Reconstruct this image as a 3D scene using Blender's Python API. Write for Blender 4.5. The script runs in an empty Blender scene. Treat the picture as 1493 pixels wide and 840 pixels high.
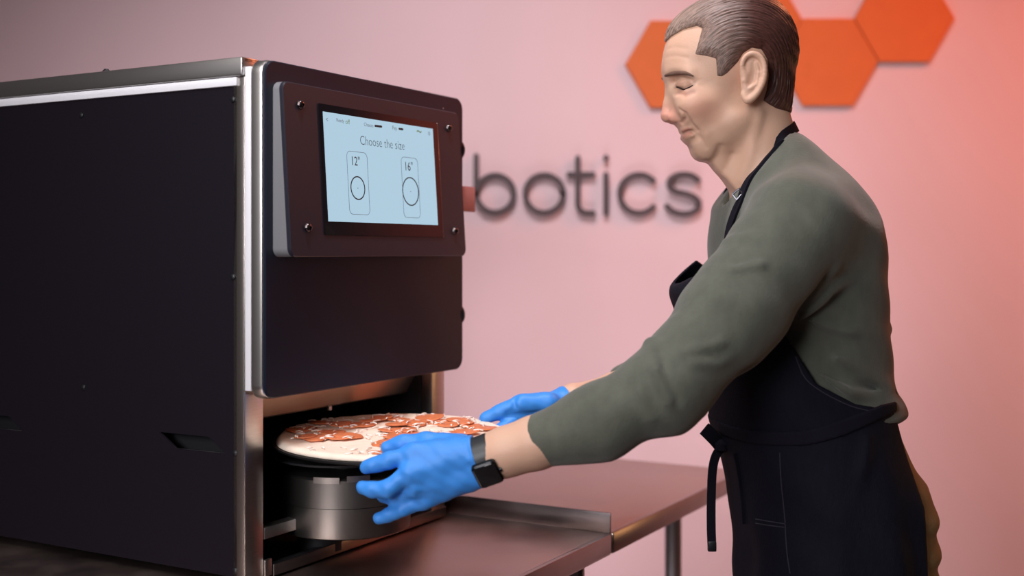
import bpy, bmesh, math, random
import numpy as np
from concurrent.futures import ThreadPoolExecutor
from mathutils import Vector, Matrix
from mathutils.bvhtree import BVHTree

random.seed(7)
rng = np.random.RandomState(7)
scene = bpy.context.scene
C = scene.collection

# ------------------------------------------------------------------ camera, world, lights, exposure
F, HX, HY, CZ = 1760.0, 746.5, 366.0, 1.365      # focal length in px, principal column, horizon row, camera height
cam_d = bpy.data.cameras.new('camera')
cam = bpy.data.objects.new('camera', cam_d)
C.objects.link(cam)
cam.location = (0, 0, CZ)
cam.rotation_euler = (math.radians(90), 0, 0)
cam_d.sensor_width = 36.0
cam_d.lens = F / 1493 * 36
cam_d.shift_y = (HY - 420) / 1493
cam_d.clip_start = 0.05
cam_d.dof.use_dof = True
cam_d.dof.focus_distance = 1.80
cam_d.dof.aperture_fstop = 2.1
scene.camera = cam

world = bpy.data.worlds.new('world')
scene.world = world
world.use_nodes = True
bg = world.node_tree.nodes['Background']
bg.inputs[0].default_value = (0.60, 0.50, 0.52, 1)
bg.inputs[1].default_value = 0.10

def area(name, loc, target, size, power, color, size_y=None, spread=180):
    d = bpy.data.lights.new(name, 'AREA')
    d.energy = power
    d.color = color
    d.size = size
    d.spread = math.radians(spread)
    if size_y:
        d.shape = 'RECTANGLE'
        d.size_y = size_y
    o = bpy.data.objects.new(name, d)
    C.objects.link(o)
    o.location = loc
    o.rotation_euler = (Vector(target) - Vector(loc)).to_track_quat('-Z', 'Y').to_euler()
    return o

def spot(name, loc, target, size, blend, power, color, radius=0.15):
    d = bpy.data.lights.new(name, 'SPOT')
    d.energy = power; d.color = color; d.spot_size = math.radians(size); d.spot_blend = blend; d.shadow_soft_size = radius
    o = bpy.data.objects.new(name, d)
    C.objects.link(o)
    o.location = loc
    o.rotation_euler = (Vector(target) - Vector(loc)).to_track_quat('-Z', 'Y').to_euler()
    return o

area('key_softbox', (-0.60, 0.85, 2.30), (0.22, 1.75, 1.15), 0.7, 5.2, (1.0, 0.97, 0.96), spread=110)
area('fill_softbox', (-1.2, -0.7, 1.9), (0.0, 1.9, 1.15), 0.9, 11.5, (0.97, 0.96, 1.0), spread=95)
spot('wall_spot', (-0.05, 1.55, 3.4), (-0.05, 3.3, 0.12), 84, 1.0, 172, (1.0, 0.94, 0.98))
area('wall_fill', (0.10, 2.35, 0.12), (0.10, 3.3, 1.25), 0.5, 4.7, (1.0, 0.90, 0.95), spread=120)  # added unseen light below the view, lifts the lower middle of the wall
area('red_accent', (2.35, 2.30, 2.9), (1.85, 3.3, 1.7), 0.5, 12, (1.0, 0.15, 0.04), spread=110)
area('red_back', (1.30, 2.75, 2.6), (0.45, 1.9, 1.45), 0.35, 9, (1.0, 0.27, 0.11))
area('warm_lamp', (2.3, 2.35, 1.05), (-0.1, 1.9, 1.0), 0.6, 4.0, (1.0, 0.50, 0.20))

scene.view_settings.view_transform = 'Standard'
scene.view_settings.look = 'None'
scene.view_settings.exposure = 0.0
scene.view_settings.gamma = 1.0
scene.view_settings.use_curve_mapping = False

# ------------------------------------------------------------------ helpers
def P3(px, py, Y):
    return np.array(((px - HX) / F * Y, Y, CZ + (HY - py) / F * Y))

def link(o, parent=None):
    C.objects.link(o)
    if parent is not None:
        o.parent = parent
    return o

def tag(o, label, cat, group=None, kind=None):
    o['label'] = label
    if cat: o['category'] = cat
    if group: o['group'] = group
    if kind: o['kind'] = kind
    return o

def struct(o, label):
    o['kind'] = 'structure'
    o['label'] = label
    return o

def empty(name, loc=(0, 0, 0), rz=0):
    o = bpy.data.objects.new(name, None)
    o.empty_display_size = 0.1
    o.location = loc
    o.rotation_euler = (0, 0, rz)
    C.objects.link(o)
    return o

def obj(name, bm, mat, parent=None, smooth=False, angle=None):
    bmesh.ops.recalc_face_normals(bm, faces=bm.faces[:])
    me = bpy.data.meshes.new(name)
    bm.to_mesh(me)
    bm.free()
    me.materials.append(mat)
    o = bpy.data.objects.new(name, me)
    link(o, parent)
    if smooth:
        for p in me.polygons: p.use_smooth = True
        if angle is not None:
            me.set_sharp_from_angle(angle=math.radians(angle))
    return o

def pyobj(name, verts, faces, mat, parent=None, smooth=True):
    me = bpy.data.meshes.new(name)
    me.from_pydata([tuple(v) for v in verts], [], [tuple(f) for f in faces])
    me.update()
    me.materials.append(mat)
    o = bpy.data.objects.new(name, me)
    link(o, parent)
    if smooth:
        me.polygons.foreach_set('use_smooth', [True] * len(me.polygons))
    return o

def add_box(bm, lo, hi, bevel=0.0, seg=2):
    lo, hi = Vector(lo), Vector(hi)
    r = bmesh.ops.create_cube(bm, size=1.0)
    vs = r['verts']
    for v in vs:
        v.co = Vector([lo[i] + (v.co[i] + 0.5) * (hi[i] - lo[i]) for i in range(3)])
    if bevel > 0:
        es = list({e for v in vs for e in v.link_edges})
        bmesh.ops.bevel(bm, geom=es, offset=bevel, segments=seg, affect='EDGES', profile=0.5)

def box(name, lo, hi, mat, parent=None, bevel=0.0015):
    bm = bmesh.new()
    add_box(bm, lo, hi, bevel)
    return obj(name, bm, mat, parent, smooth=True, angle=40)

def lathe(bm, prof, origin, axis='Z', n=40, R=None):
    """prof: list of (r, h). closed at ends if r == 0"""
    rings = []
    for r, h in prof:
        ring = []
        for k in range(n):
            a = 2 * math.pi * k / n
            p = Vector((r * math.cos(a), r * math.sin(a), h))
            if R is not None: p = R @ p
            ring.append(bm.verts.new(p + Vector(origin)))
        rings.append(ring)
    for a, b in zip(rings[:-1], rings[1:]):
        for k in range(n):
            bm.faces.new((a[k], a[(k + 1) % n], b[(k + 1) % n], b[k]))
    bm.faces.new(rings[0][::-1])
    bm.faces.new(rings[-1])

def rrect(x0, x1, y0, y1, r, n=6):
    pts = []
    for cx, cy, a0 in ((x1 - r, y1 - r, 0), (x0 + r, y1 - r, 90), (x0 + r, y0 + r, 180), (x1 - r, y0 + r, 270)):
        for k in range(n + 1):
            a = math.radians(a0 + 90 * k / n)
            pts.append((cx + r * math.cos(a), cy + r * math.sin(a)))
    return pts

def loops_mesh(name, loops, mat, parent=None, smooth=True, angle=35):
    bm = bmesh.new()
    rs = [[bm.verts.new(p) for p in lp] for lp in loops]
    n = len(rs[0])
    for a, b in zip(rs[:-1], rs[1:]):
        for k in range(n):
            bm.faces.new((a[k], a[(k + 1) % n], b[(k + 1) % n], b[k]))
    bm.faces.new(rs[0][::-1])
    bm.faces.new(rs[-1])
    return obj(name, bm, mat, parent, smooth, angle)

def holed_plate(name, outer, holes, place, thick, mat, parent=None):
    """flat plate with cut-outs; place(a, b, d) -> 3D; d runs 0..thick"""
    bm = bmesh.new()
    edges = []
    for lp in [outer] + holes:
        vs = [bm.verts.new(place(a, b, 0)) for a, b in lp]
        for k in range(len(vs)):
            edges.append(bm.edges.new((vs[k], vs[(k + 1) % len(vs)])))
    bmesh.ops.triangle_fill(bm, use_beauty=True, edges=edges)
    d = Vector(place(0, 0, thick)) - Vector(place(0, 0, 0))
    r = bmesh.ops.extrude_face_region(bm, geom=bm.faces[:])
    for g in r['geom']:
        if isinstance(g, bmesh.types.BMVert):
            g.co += d
    return obj(name, bm, mat, parent)

def ribbon(bm, pts, half, place, d0, d1, cap=5):
    """a stroke of constant width along 2D pts with round ends, extruded from d0 to d1"""
    pts = [np.array(p, float) for p in pts]
    L, Rr = [], []
    for i, p in enumerate(pts):
        a = pts[max(i - 1, 0)]; b = pts[min(i + 1, len(pts) - 1)]
        t = (b - a) / (np.linalg.norm(b - a) + 1e-12)
        nrm = np.array((-t[1], t[0]))
        if 0 < i < len(pts) - 1:
            t0 = (p - a) / (np.linalg.norm(p - a) + 1e-12)
            s = max(0.5, abs(np.dot(nrm, np.array((-t0[1], t0[0])))))
        else: s = 1
        L.append(p + nrm * half / s); Rr.append(p - nrm * half / s)
    def endcap(p, t):
        a0 = math.atan2(t[1], t[0]) - math.pi / 2
        return [p + half * np.array((math.cos(a0 + math.pi * k / cap), math.sin(a0 + math.pi * k / cap))) for k in range(1, cap)]
    tE = pts[-1] - pts[-2]; tS = pts[0] - pts[1]
    out = [Rr[0]] + Rr[1:] + endcap(pts[-1], tE) + L[::-1] + endcap(pts[0], tS)
    n = len(pts)
    A = [bm.verts.new(place(q[0], q[1], d0)) for q in out]
    B = [bm.verts.new(place(q[0], q[1], d1)) for q in out]
    m = len(out)
    for k in range(m):
        bm.faces.new((A[k], A[(k + 1) % m], B[(k + 1) % m], B[k]))
    Ri = list(range(0, n)); ce = list(range(n, n + cap - 1)); Li = list(range(n + cap - 1, 2 * n + cap - 1))[::-1]; cs = list(range(2 * n + cap - 1, m))
    for V in (A, B):
        for k in range(n - 1):
            bm.faces.new((V[Ri[k]], V[Ri[k + 1]], V[Li[k + 1]], V[Li[k]]))
        bm.faces.new([V[Ri[-1]]] + [V[i] for i in ce] + [V[Li[-1]]])
        bm.faces.new([V[Li[0]]] + [V[i] for i in cs] + [V[Ri[0]]])

def tube(bm, pts, r, n=8):
    pts = [Vector(p) for p in pts]
    rs = r if isinstance(r, (list, tuple)) else [r] * len(pts)
    up = Vector((0.13, 0.2, 1)).normalized()
    rings = []
    for i, p in enumerate(pts):
        t = (pts[min(i + 1, len(pts) - 1)] - pts[max(i - 1, 0)]).normalized()
        s = t.cross(up)
        if s.length < 1e-4: s = t.cross(Vector((1, 0, 0)))
        s.normalize(); w = s.cross(t)
        rings.append([bm.verts.new(p + rs[i] * (math.cos(2 * math.pi * k / n) * s + math.sin(2 * math.pi * k / n) * w)) for k in range(n)])
    for a, b in zip(rings[:-1], rings[1:]):
        for k in range(n):
            bm.faces.new((a[k], a[(k + 1) % n], b[(k + 1) % n], b[k]))
    bm.faces.new(rings[0][::-1]); bm.faces.new(rings[-1])

def strap(bm, pts, widths, th, side):
    """flat strap along 3D pts; side = list of width directions"""
    rings = []
    for i, p in enumerate(pts):
        p = Vector(p)
        t = (Vector(pts[min(i + 1, len(pts) - 1)]) - Vector(pts[max(i - 1, 0)])).normalized()
        s = Vector(side[i] if isinstance(side, list) else side)
        s = (s - t * s.dot(t)).normalized()
        nn = t.cross(s)
        w = widths[i] if isinstance(widths, (list, tuple)) else widths
        rings.append([bm.verts.new(p + s * a * w / 2 + nn * b * th / 2) for a, b in ((-1, -1), (1, -1), (1, 1), (-1, 1))])
    for a, b in zip(rings[:-1], rings[1:]):
        for k in range(4):
            bm.faces.new((a[k], a[(k + 1) % 4], b[(k + 1) % 4], b[k]))
    bm.faces.new(rings[0][::-1]); bm.faces.new(rings[-1])

def smooth_path(pts, n=6):
    pts = [np.array(p, float) for p in pts]
    out = []
    for i in range(len(pts) - 1):
        p0 = pts[max(i - 1, 0)]; p1 = pts[i]; p2 = pts[i + 1]; p3 = pts[min(i + 2, len(pts) - 1)]
        for k in range(n):
            t = k / n
            out.append(0.5 * ((2 * p1) + (-p0 + p2) * t + (2 * p0 - 5 * p1 + 4 * p2 - p3) * t * t + (-p0 + 3 * p1 - 3 * p2 + p3) * t ** 3))
    out.append(pts[-1])
    return out

# ------------------------------------------------------------------ materials
def lin(c):
    return tuple(((x / 255) / 12.92 if x / 255 <= 0.04045 else ((x / 255 + 0.055) / 1.055) ** 2.4) for x in c)

def mat(name, col, rough=0.5, metal=0.0, bump=0.0, bscale=200.0, var=0.0, vscale=8.0, stretch=None, coat=0.0,
        sss=0.0, sheen=0.0, emit=None, emit_s=0.0, attr=None, spec=0.5, aniso=0.0, rvar=0.0):
    m = bpy.data.materials.new(name)
    m.use_nodes = True
    nt = m.node_tree
    b = nt.nodes['Principled BSDF']
    b.inputs['Base Color'].default_value = (*col, 1)
    b.inputs['Roughness'].default_value = rough
    b.inputs['Metallic'].default_value = metal
    b.inputs['Coat Weight'].default_value = coat
    b.inputs['Specular IOR Level'].default_value = spec
    b.inputs['Anisotropic'].default_value = aniso
    if sss:
        b.inputs['Subsurface Weight'].default_value = sss
        b.inputs['Subsurface Radius'].default_value = (0.006, 0.0025, 0.0015)
        b.inputs['Subsurface Scale'].default_value = 1.0
    if sheen:
        b.inputs['Sheen Weight'].default_value = sheen
        b.inputs['Sheen Roughness'].default_value = 0.5
    if emit:
        b.inputs['Emission Color'].default_value = (*emit, 1)
        b.inputs['Emission Strength'].default_value = emit_s
    tc = nt.nodes.new('ShaderNodeTexCoord')
    mp = nt.nodes.new('ShaderNodeMapping')
    nt.links.new(tc.outputs['Object'], mp.inputs['Vector'])
    if stretch: mp.inputs['Scale'].default_value = stretch
    src = None
    if attr:
        at = nt.nodes.new('ShaderNodeAttribute'); at.attribute_name = attr
        src = at.outputs['Color']
        nt.links.new(src, b.inputs['Base Color'])
    if var:
        nz = nt.nodes.new('ShaderNodeTexNoise')
        nz.inputs['Scale'].default_value = vscale
        nz.inputs['Detail'].default_value = 5
        nt.links.new(mp.outputs['Vector'], nz.inputs['Vector'])
        mr = nt.nodes.new('ShaderNodeMapRange')
        mr.inputs['From Min'].default_value = 0.3; mr.inputs['From Max'].default_value = 0.7
        mr.inputs['To Min'].default_value = 1 - var; mr.inputs['To Max'].default_value = 1 + var
        nt.links.new(nz.outputs['Fac'], mr.inputs['Value'])
        mx = nt.nodes.new('ShaderNodeVectorMath'); mx.operation = 'SCALE'
        if src: nt.links.new(src, mx.inputs[0])
        else: mx.inputs[0].default_value = col
        nt.links.new(mr.outputs['Result'], mx.inputs['Scale'])
        nt.links.new(mx.outputs['Vector'], b.inputs['Base Color'])
        if rvar:
            m2 = nt.nodes.new('ShaderNodeMapRange')
            m2.inputs['From Min'].default_value = 0.3; m2.inputs['From Max'].default_value = 0.7
            m2.inputs['To Min'].default_value = rough - rvar; m2.inputs['To Max'].default_value = rough + rvar
            nt.links.new(nz.outputs['Fac'], m2.inputs['Value'])
            nt.links.new(m2.outputs['Result'], b.inputs['Roughness'])
    if bump:
        n2 = nt.nodes.new('ShaderNodeTexNoise')
        n2.inputs['Scale'].default_value = bscale
        n2.inputs['Detail'].default_value = 3
        nt.links.new(mp.outputs['Vector'], n2.inputs['Vector'])
        bp = nt.nodes.new('ShaderNodeBump')
        bp.inputs['Strength'].default_value = bump
        bp.inputs['Distance'].default_value = 0.002
        nt.links.new(n2.outputs['Fac'], bp.inputs['Height'])
        nt.links.new(bp.outputs['Normal'], b.inputs['Normal'])
    return m

M_wall = mat('wall_paint', lin((228, 198, 203)), 0.85, bump=0.05, bscale=60, var=0.02, vscale=3)  # pink cast of the light is put into the pale wall colour
M_floor = mat('floor_concrete', lin((120, 105, 100)), 0.6, var=0.15, vscale=4, bump=0.1, bscale=30)
M_steel = mat('brushed_steel', (0.56, 0.52, 0.49), 0.30, 1.0, bump=0.04, bscale=160, stretch=(1, 14, 14), var=0.06, vscale=30)
M_table = mat('worn_steel_top', (0.43, 0.33, 0.295), 0.36, 1.0, bump=0.03, bscale=90, var=0.08, vscale=14, rvar=0.05)
M_tedge = mat('steel_edge', (0.34, 0.30, 0.29), 0.30, 1.0, var=0.06, vscale=20)
M_upst = mat('upstand_steel', (0.16, 0.135, 0.135), 0.30, 1.0, var=0.06, vscale=20)
M_leg = mat('leg_steel', (0.36, 0.33, 0.34), 0.28, 1.0)
M_alu = mat('aluminium_frame', (0.52, 0.50, 0.48), 0.33, 1.0, var=0.05, vscale=12, stretch=(1, 0.1, 1))
M_white = mat('white_trim', lin((232, 230, 236)), 0.35, 0.0)
M_side = mat('black_powder_coat', (0.0085, 0.0060, 0.0105), 0.5, 0.0, bump=0.06, bscale=700, spec=0.2)
M_door = mat('navy_door_coat', (0.0075, 0.0110, 0.024), 0.38, 0.0, spec=0.38, bump=0.03, bscale=700)
M_disp = mat('display_plate_coat', (0.018, 0.017, 0.028), 0.38, 0.0, bump=0.03, bscale=700)
M_house = mat('grey_display_sides', (0.30, 0.30, 0.32), 0.45, 0.5)
M_black = mat('black_plastic', (0.006, 0.006, 0.008), 0.45)
M_glass = mat('black_screen_glass', (0.006, 0.006, 0.008), 0.07, spec=0.6)
M_screw = mat('dark_screw', (0.10, 0.08, 0.08), 0.25, 1.0)
M_inner = mat('dark_interior', (0.010, 0.009, 0.012), 0.6)
M_pink = mat('pink_latch', lin((190, 130, 130)), 0.5)
M_letter = mat('letter_grey', lin((78, 66, 70)), 0.6)
M_hex = mat('orange_panel', lin((216, 110, 54)), 0.7, var=0.03, vscale=20)
M_ink = mat('screen_ink', (0.02, 0.03, 0.04), 0.6)
M_ink2 = mat('screen_ink_pale', lin((120, 140, 160)), 0.6)
M_green = mat('screen_icon', lin((120, 170, 90)), 0.6)
M_screen = mat('screen_light', (0.0, 0.0, 0.0), 0.4, spec=0.08, emit=lin((174, 204, 222)), emit_s=1.0)

# ------------------------------------------------------------------ setting
ZT = 0.895                       # table height
YW = 3.30                        # back wall
wall = box('wall_back', (-4.5, YW, 0), (4.5, YW + 0.1, 3.4), M_wall, None, 0)
struct(wall, 'pale back wall with pink light put into its colour, carrying the lettering and orange hexagons')
floor = box('floor', (-4.5, -2.0, -0.05), (4.5, YW, 0.0), M_floor, None, 0)
struct(floor, 'grey floor under the steel tables')

def wallpt(px, py, d=0.0):
    X = (px - HX) / F * YW
    Z = CZ + (HY - py) / F * YW
    return (X, YW - d, Z)

# sign letters
def arc(cx, cy, r, a0, a1, n=24):
    return [(cx + r * math.cos(math.radians(a0 + (a1 - a0) * k / n)), cy + r * math.sin(math.radians(a0 + (a1 - a0) * k / n))) for k in range(n + 1)]
letters = [
    ('b', [[(694.5, 228), (694.5, 283)], arc(722, 283, 27, 180, 540, 40)]),
    ('o', [arc(793.3, 283, 27.5, 0, 360, 40)]),
    ('t', [[(842, 231), (842, 296)] + arc(856, 297, 14, 180, 95, 8) + [(864, 311)], [(829, 255), (864, 255)]]),
    ('i', [[(883, 255), (883, 311)], [(883, 230.2), (883, 231.2)]]),
    ('c', [arc(931, 283, 28, -42, -318, 30)]),
    ('s', [smooth_path([(1017, 263), (1008, 256.5), (995, 254.5), (983, 257), (975.5, 264), (976, 273), (984, 279.5), (997, 282.5),
                        (1010, 287), (1017.5, 295), (1016, 304.5), (1007, 310.5), (995, 312), (981, 309), (971.5, 301)], 3)]),
]
SCL = YW / F
for ch, strokes in letters:
    bm = bmesh.new()
    for k, s in enumerate(strokes):
        ribbon(bm, s, 3.9, wallpt, 0.004, 0.018 + 0.0004 * k)
    for s in strokes[:1]:
        q = s[len(s) // 2]
        c = wallpt(*q)
        add_box(bm, (c[0] - 0.004, YW - 0.006, c[2] - 0.004), (c[0] + 0.004, YW - 0.0, c[2] + 0.004))
    o = obj('sign_letter', bm, M_letter)
    tag(o, 'raised dark grey lowercase letter %s of the wall sign' % ch, 'sign letter', 'raised letters of the wall sign')

hexes = [((984, 94.5), 'orange hexagon wall panel directly behind the face of the man, leftmost'),
         ((1095, 29.5), 'orange hexagon wall panel mostly hidden behind the top of his head'),
         ((1205.7, 91.4), 'orange hexagon wall panel right behind the nape of his neck, lowest full one'),
         ((1316.6, 28), 'orange hexagon wall panel furthest right, cut by the top of the frame')]
for (cx, cy), lab in hexes:
    R = 73.0
    def hexloop(r, d):
        return [wallpt(cx + r * math.cos(math.radians(60 * k)), cy - r * math.sin(math.radians(60 * k)), d) for k in range(6)]
    o = loops_mesh('hexagon_panel', [hexloop(R, 0.0005), hexloop(R, 0.012), hexloop(R - 0.8, 0.0135)], M_hex, None, False)
    tag(o, lab, 'wall panel', 'orange hexagon wall panels')

# ------------------------------------------------------------------ machine frame of reference
PHI = math.radians(60.3)
DR = np.array((math.cos(PHI), math.sin(PHI), 0))       # along the machine front, away to the right
DL = np.array((-math.sin(PHI), math.cos(PHI), 0))      # into the machine
MO = np.array(((357 - HX) / F * 1.684, 1.684, ZT))     # front left bottom corner

def loc(p):
    q = np.array(p) - MO
    return np.array((q @ DR, q @ DL, q[2]))

def ray_local(px, py):
    o = loc((0, 0, CZ)); e = loc(P3(px, py, 1.0))
    return o, e - o

def on_v(px, py, v):
    """(u, w) where the view ray meets the plane of constant depth v in the machine"""
    o, d = ray_local(px, py)
    t = (v - o[1]) / d[1]
    q = o + d * t
    return q[0], q[2]

def on_u(px, py, u):
    o, d = ray_local(px, py)
    q = o + d * ((u - o[0]) / d[0])
    return q[1], q[2]

# ------------------------------------------------------------------ tables
def table(name, label, u0, u1, v0, v1, legs, upstand=False, thick=0.036):
    t = empty(name, tuple(MO[:2]) + (0,), PHI)
    tag(t, label, 'table', 'stainless steel work tables')
    box('table_top', (u0, v0 + 0.004, ZT - 0.004), (u1, v1 - 0.004, ZT), M_table, t, 0.001)
    for (a, b) in (((u0, v0), (u1, v0 + 0.012)), ((u0, v1 - 0.012), (u1, v1))):
        box('edge_rail', (a[0], a[1], ZT - thick), (b[0], b[1], ZT + 0.0005), M_tedge, t, 0.005)
    for (a, b) in (((u0, v0 + 0.012), (u0 + 0.012, v1 - 0.012)), ((u1 - 0.012, v0 + 0.012), (u1, v1 - 0.012))):
        box('edge_rail', (a[0], a[1], ZT - thick), (b[0], b[1], ZT - 0.0042), M_tedge, t, 0.002)
    if upstand:
        box('upstand', (u1 - 0.003, v0 + 0.002, ZT), (u1, v1, ZT + 0.034), M_upst, t, 0.0008)
    for (lu, lv) in legs:
        bm = bmesh.new()
        lathe(bm, [(0.012, 0.0), (0.016, 0.012), (0.0185, 0.02), (0.0185, ZT - thick + 0.02)], (lu, lv, 0), n=24)
        obj('leg', bm, M_leg, t, True, 40)
    zs = 0.24
    for lu in sorted({l[0] for l in legs}):
        vs = [l[1] for l in legs if l[0] == lu]
        bm = bmesh.new(); tube(bm, [(lu, min(vs), zs), (lu, max(vs), zs)], 0.011, 12)
        obj('stretcher', bm, M_leg, t, True, 40)
    return t

U1 = 0.549
table('work_table', 'stainless steel table with low upstand carrying the black machine', -0.42, U1, -0.308, 1.20,
      [(-0.37, -0.262), (0.497, -0.262), (-0.37, 1.15), (0.497, 1.15)], True)
table('side_table', 'empty stainless steel table butted against the machine table, behind his forearm', U1 + 0.004, 1.214, -0.308, 0.46,
      [(0.66, -0.166), (1.165, -0.166), (0.66, 0.40), (1.165, 0.40)])

# ------------------------------------------------------------------ the machine
mach = empty('pizza_topping_machine', tuple(MO), PHI)
tag(mach, 'large black countertop pizza topping machine with touch screen and open bottom slot', 'kitchen machine')
W_TOP = 1.636 - ZT
MW, MD = 0.512, 1.08
wS = 1.5965 - ZT            # top of the side panel
# left black side panel with slanted vent slots
slotA = [on_u(*q, 0.0) for q in ((233, 630), (304, 637), (328, 661), (258, 654))]
dv = on_u(0, 612, 0.0)[0] - on_u(296, 648, 0.0)[0]
sA = np.array(slotA)
c2 = np.array(on_u(-6, 611, 0.0)); cA = sA.mean(0)
slotB = [tuple(q - cA + np.array((c2[0], cA[1]))) for q in sA]
slotC = [tuple(q - cA + np.array((2 * c2[0] - cA[0], cA[1]))) for q in sA]
holed_plate('side_panel', [(0.004, 0.012), (MD, 0.012), (MD, wS), (0.004, wS)], [list(map(tuple, slotA)), slotB, slotC],
            lambda a, b, d: (d, a, b), 0.003, M_side, mach)
box('inner_side_panel', (0.030, 0.02, 0.012), (0.034, MD - 0.02, wS), M_inner, mach, 0)
# glinting slot lips: slim folded edge along lower rim
for sl in (slotA, slotB):
    bm = bmesh.new()
    a, b, c, d = [np.array(q) for q in sl]
    tube(bm, [(0.0, *a), (0.0, *d), (0.0, *c)], 0.0007, 6)
    obj('vent_lip', bm, M_side, mach, True)
# screws on side panel
for q in ((340, 145), (340, 404), (122, 565), (343, 661), (119, 168), (343, 832)):
    v, w = on_u(*q, 0.0)
    bm = bmesh.new()
    R = Matrix.Rotation(math.radians(-90), 3, 'Y')
    lathe(bm, [(0.0048, 0.0), (0.0042, 0.0018), (0.0022, 0.003)], (0.0002, v, w), n=14, R=R)
    obj('screw', bm, M_black, mach, True, 40)
# frame
box('top_frame_rail', (-0.006, 0.0, 1.6095 - ZT), (0.03, MD, W_TOP), M_alu, mach, 0.003)
box('top_trim_strip', (-0.004, 0.012, wS), (0.02, MD, 1.6085 - ZT), M_white, mach, 0.001)
box('top_frame_rail', (MW - 0.03, 0.0, 1.6095 - ZT), (MW, MD, W_TOP), M_alu, mach, 0.003)
box('front_frame_rail', (0.03, 0.0, 1.6095 - ZT), (MW - 0.03, 0.03, W_TOP), M_alu, mach, 0.003)
box('top_panel', (0.0, 0.0, W_TOP - 0.006), (MW, MD, W_TOP - 0.002), M_side, mach, 0)
box('right_panel', (MW - 0.003, 0.02, 0.012), (MW, MD, wS + 0.02), M_side, mach, 0)
box('back_panel', (0.0, MD, 0.012), (MW, MD + 0.003, W_TOP), M_side, mach, 0)
bm = bmesh.new(); lathe(bm, [(0.006, 0), (0.006, 0.003), (0.003, 0.006)], (0.012, on_u(146, 104, 0.0)[0], W_TOP), n=16)
obj('top_bolt', bm, M_black, mach, True, 40)
# posts at both sides of the slot
box('front_post', (0.0, 0.0, 0.004), (0.0385, 0.022, 1.6095 - ZT), M_steel, mach, 0.0015)
box('corner_strip', (-0.0015, 0.001, 0.004), (0.0, 0.014, 1.5965 - ZT), M_steel, mach, 0.0005)
box('front_post', (MW - 0.040, 0.0, 0.004), (MW, 0.022, 1.6095 - ZT), M_steel, mach, 0.0015)
# interior of the slot
box('interior_wall', (0.0385, 0.022, 0.004), (0.041, 0.58, 0.36), M_inner, mach, 0)
box('interior_wall', (MW - 0.0425, 0.022, 0.004), (MW - 0.040, 0.58, 0.36), M_inner, mach, 0)
box('interior_back', (0.0385, 0.58, 0.004), (MW - 0.040, 0.584, 0.36), M_inner, mach, 0)
box('interior_roof', (0.0385, 0.05, 0.345), (MW - 0.040, 0.58, 0.35), M_inner, mach, 0)
box('interior_floor', (0.0385, 0.0, 0.002), (MW - 0.040, 0.58, 0.010), M_inner, mach, 0)
# sloping header sheet under the door
hz = 1.118 - ZT
bm = bmesh.new()
quad = [(0.040, 0.004, 1.20 - ZT), (MW - 0.041, 0.004, 1.20 - ZT), (MW - 0.041, 0.052, hz), (0.040, 0.052, hz)]
va = [bm.verts.new(q) for q in quad]; vb = [bm.verts.new((q[0], q[1] + 0.003, q[2] + 0.001)) for q in quad]
vc = [bm.verts.new((q[0], q[1] + 0.010, q[2] - 0.004)) for q in quad[2:]]
bm.faces.new(va); bm.faces.new(vb[::-1])
for k in range(4): bm.faces.new((va[k], va[(k + 1) % 4], vb[(k + 1) % 4], vb[k]))
bm.faces.new((va[2], va[3], vc[1], vc[0]))
obj('header_sheet', bm, mat('header_steel', (0.78, 0.68, 0.55), 0.42, 1.0, bump=0.05, bscale=120, stretch=(1, 14, 14)), mach)
bm = bmesh.new(); lathe(bm, [(0.004, 0), (0.004, 0.006), (0.002, 0.008)], (on_v(479, 607, 0.052)[0], 0.05, hz - 0.007), n=12)
obj('header_screw', bm, M_steel, mach, True, 40)
# door : silver rounded body, white gasket, dark face
dB, dT = 1.158 - ZT, 1.632 - ZT
D0, D1 = 0.0, 0.5185
def lp(x0, x1, y0, y1, r, v):
    return [(a, v, b) for a, b in rrect(x0, x1, y0, y1, r)]
box('door_gasket', (D0 - 0.0005, -0.0115, dB + 0.012), (D1 - 0.012, -0.0005, dT - 0.010), M_white, mach, 0.001)
loops_mesh('door_body', [lp(D0, D1, dB, dT, 0.020, -0.012), lp(D0, D1, dB, dT, 0.020, -0.026),
                         lp(D0 + 0.0015, D1 - 0.0015, dB + 0.0015, dT - 0.0015, 0.019, -0.0295),
                         lp(D0 + 0.005, D1 - 0.005, dB + 0.005, dT - 0.005, 0.016, -0.031)], M_alu, mach)
loops_mesh('door_panel', [lp(D0 + 0.0035, D1 - 0.0002, dB + 0.001, dT - 0.001, 0.019, -0.0295),
                          lp(D0 + 0.0035, D1 - 0.0002, dB + 0.001, dT - 0.001, 0.019, -0.0325),
                          lp(D0 + 0.0050, D1 - 0.0014, dB + 0.0025, dT - 0.0025, 0.018, -0.0340)], M_door, mach)
# hinge knobs and latch tab on the far side
for y in (220, 458):
    u, w = D1, on_v(674, y, -0.02)[1]
    bm = bmesh.new()
    lathe(bm, [(0.021, 0.0), (0.021, 0.004), (0.017, 0.0085), (0.008, 0.011)], (D1 - 0.001, -0.016, w), n=24, R=Matrix.Rotation(math.radians(90), 3, 'Y'))
    obj('hinge_knob', bm, M_black, mach, True, 40)
w0 = on_v(684, 309, -0.02)[1]; w1 = on_v(684, 272, -0.02)[1]
box('latch_tab', (D1 - 0.004, -0.022, w0), (0.580, -0.018, w1), M_pink, mach, 0.001)
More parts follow.
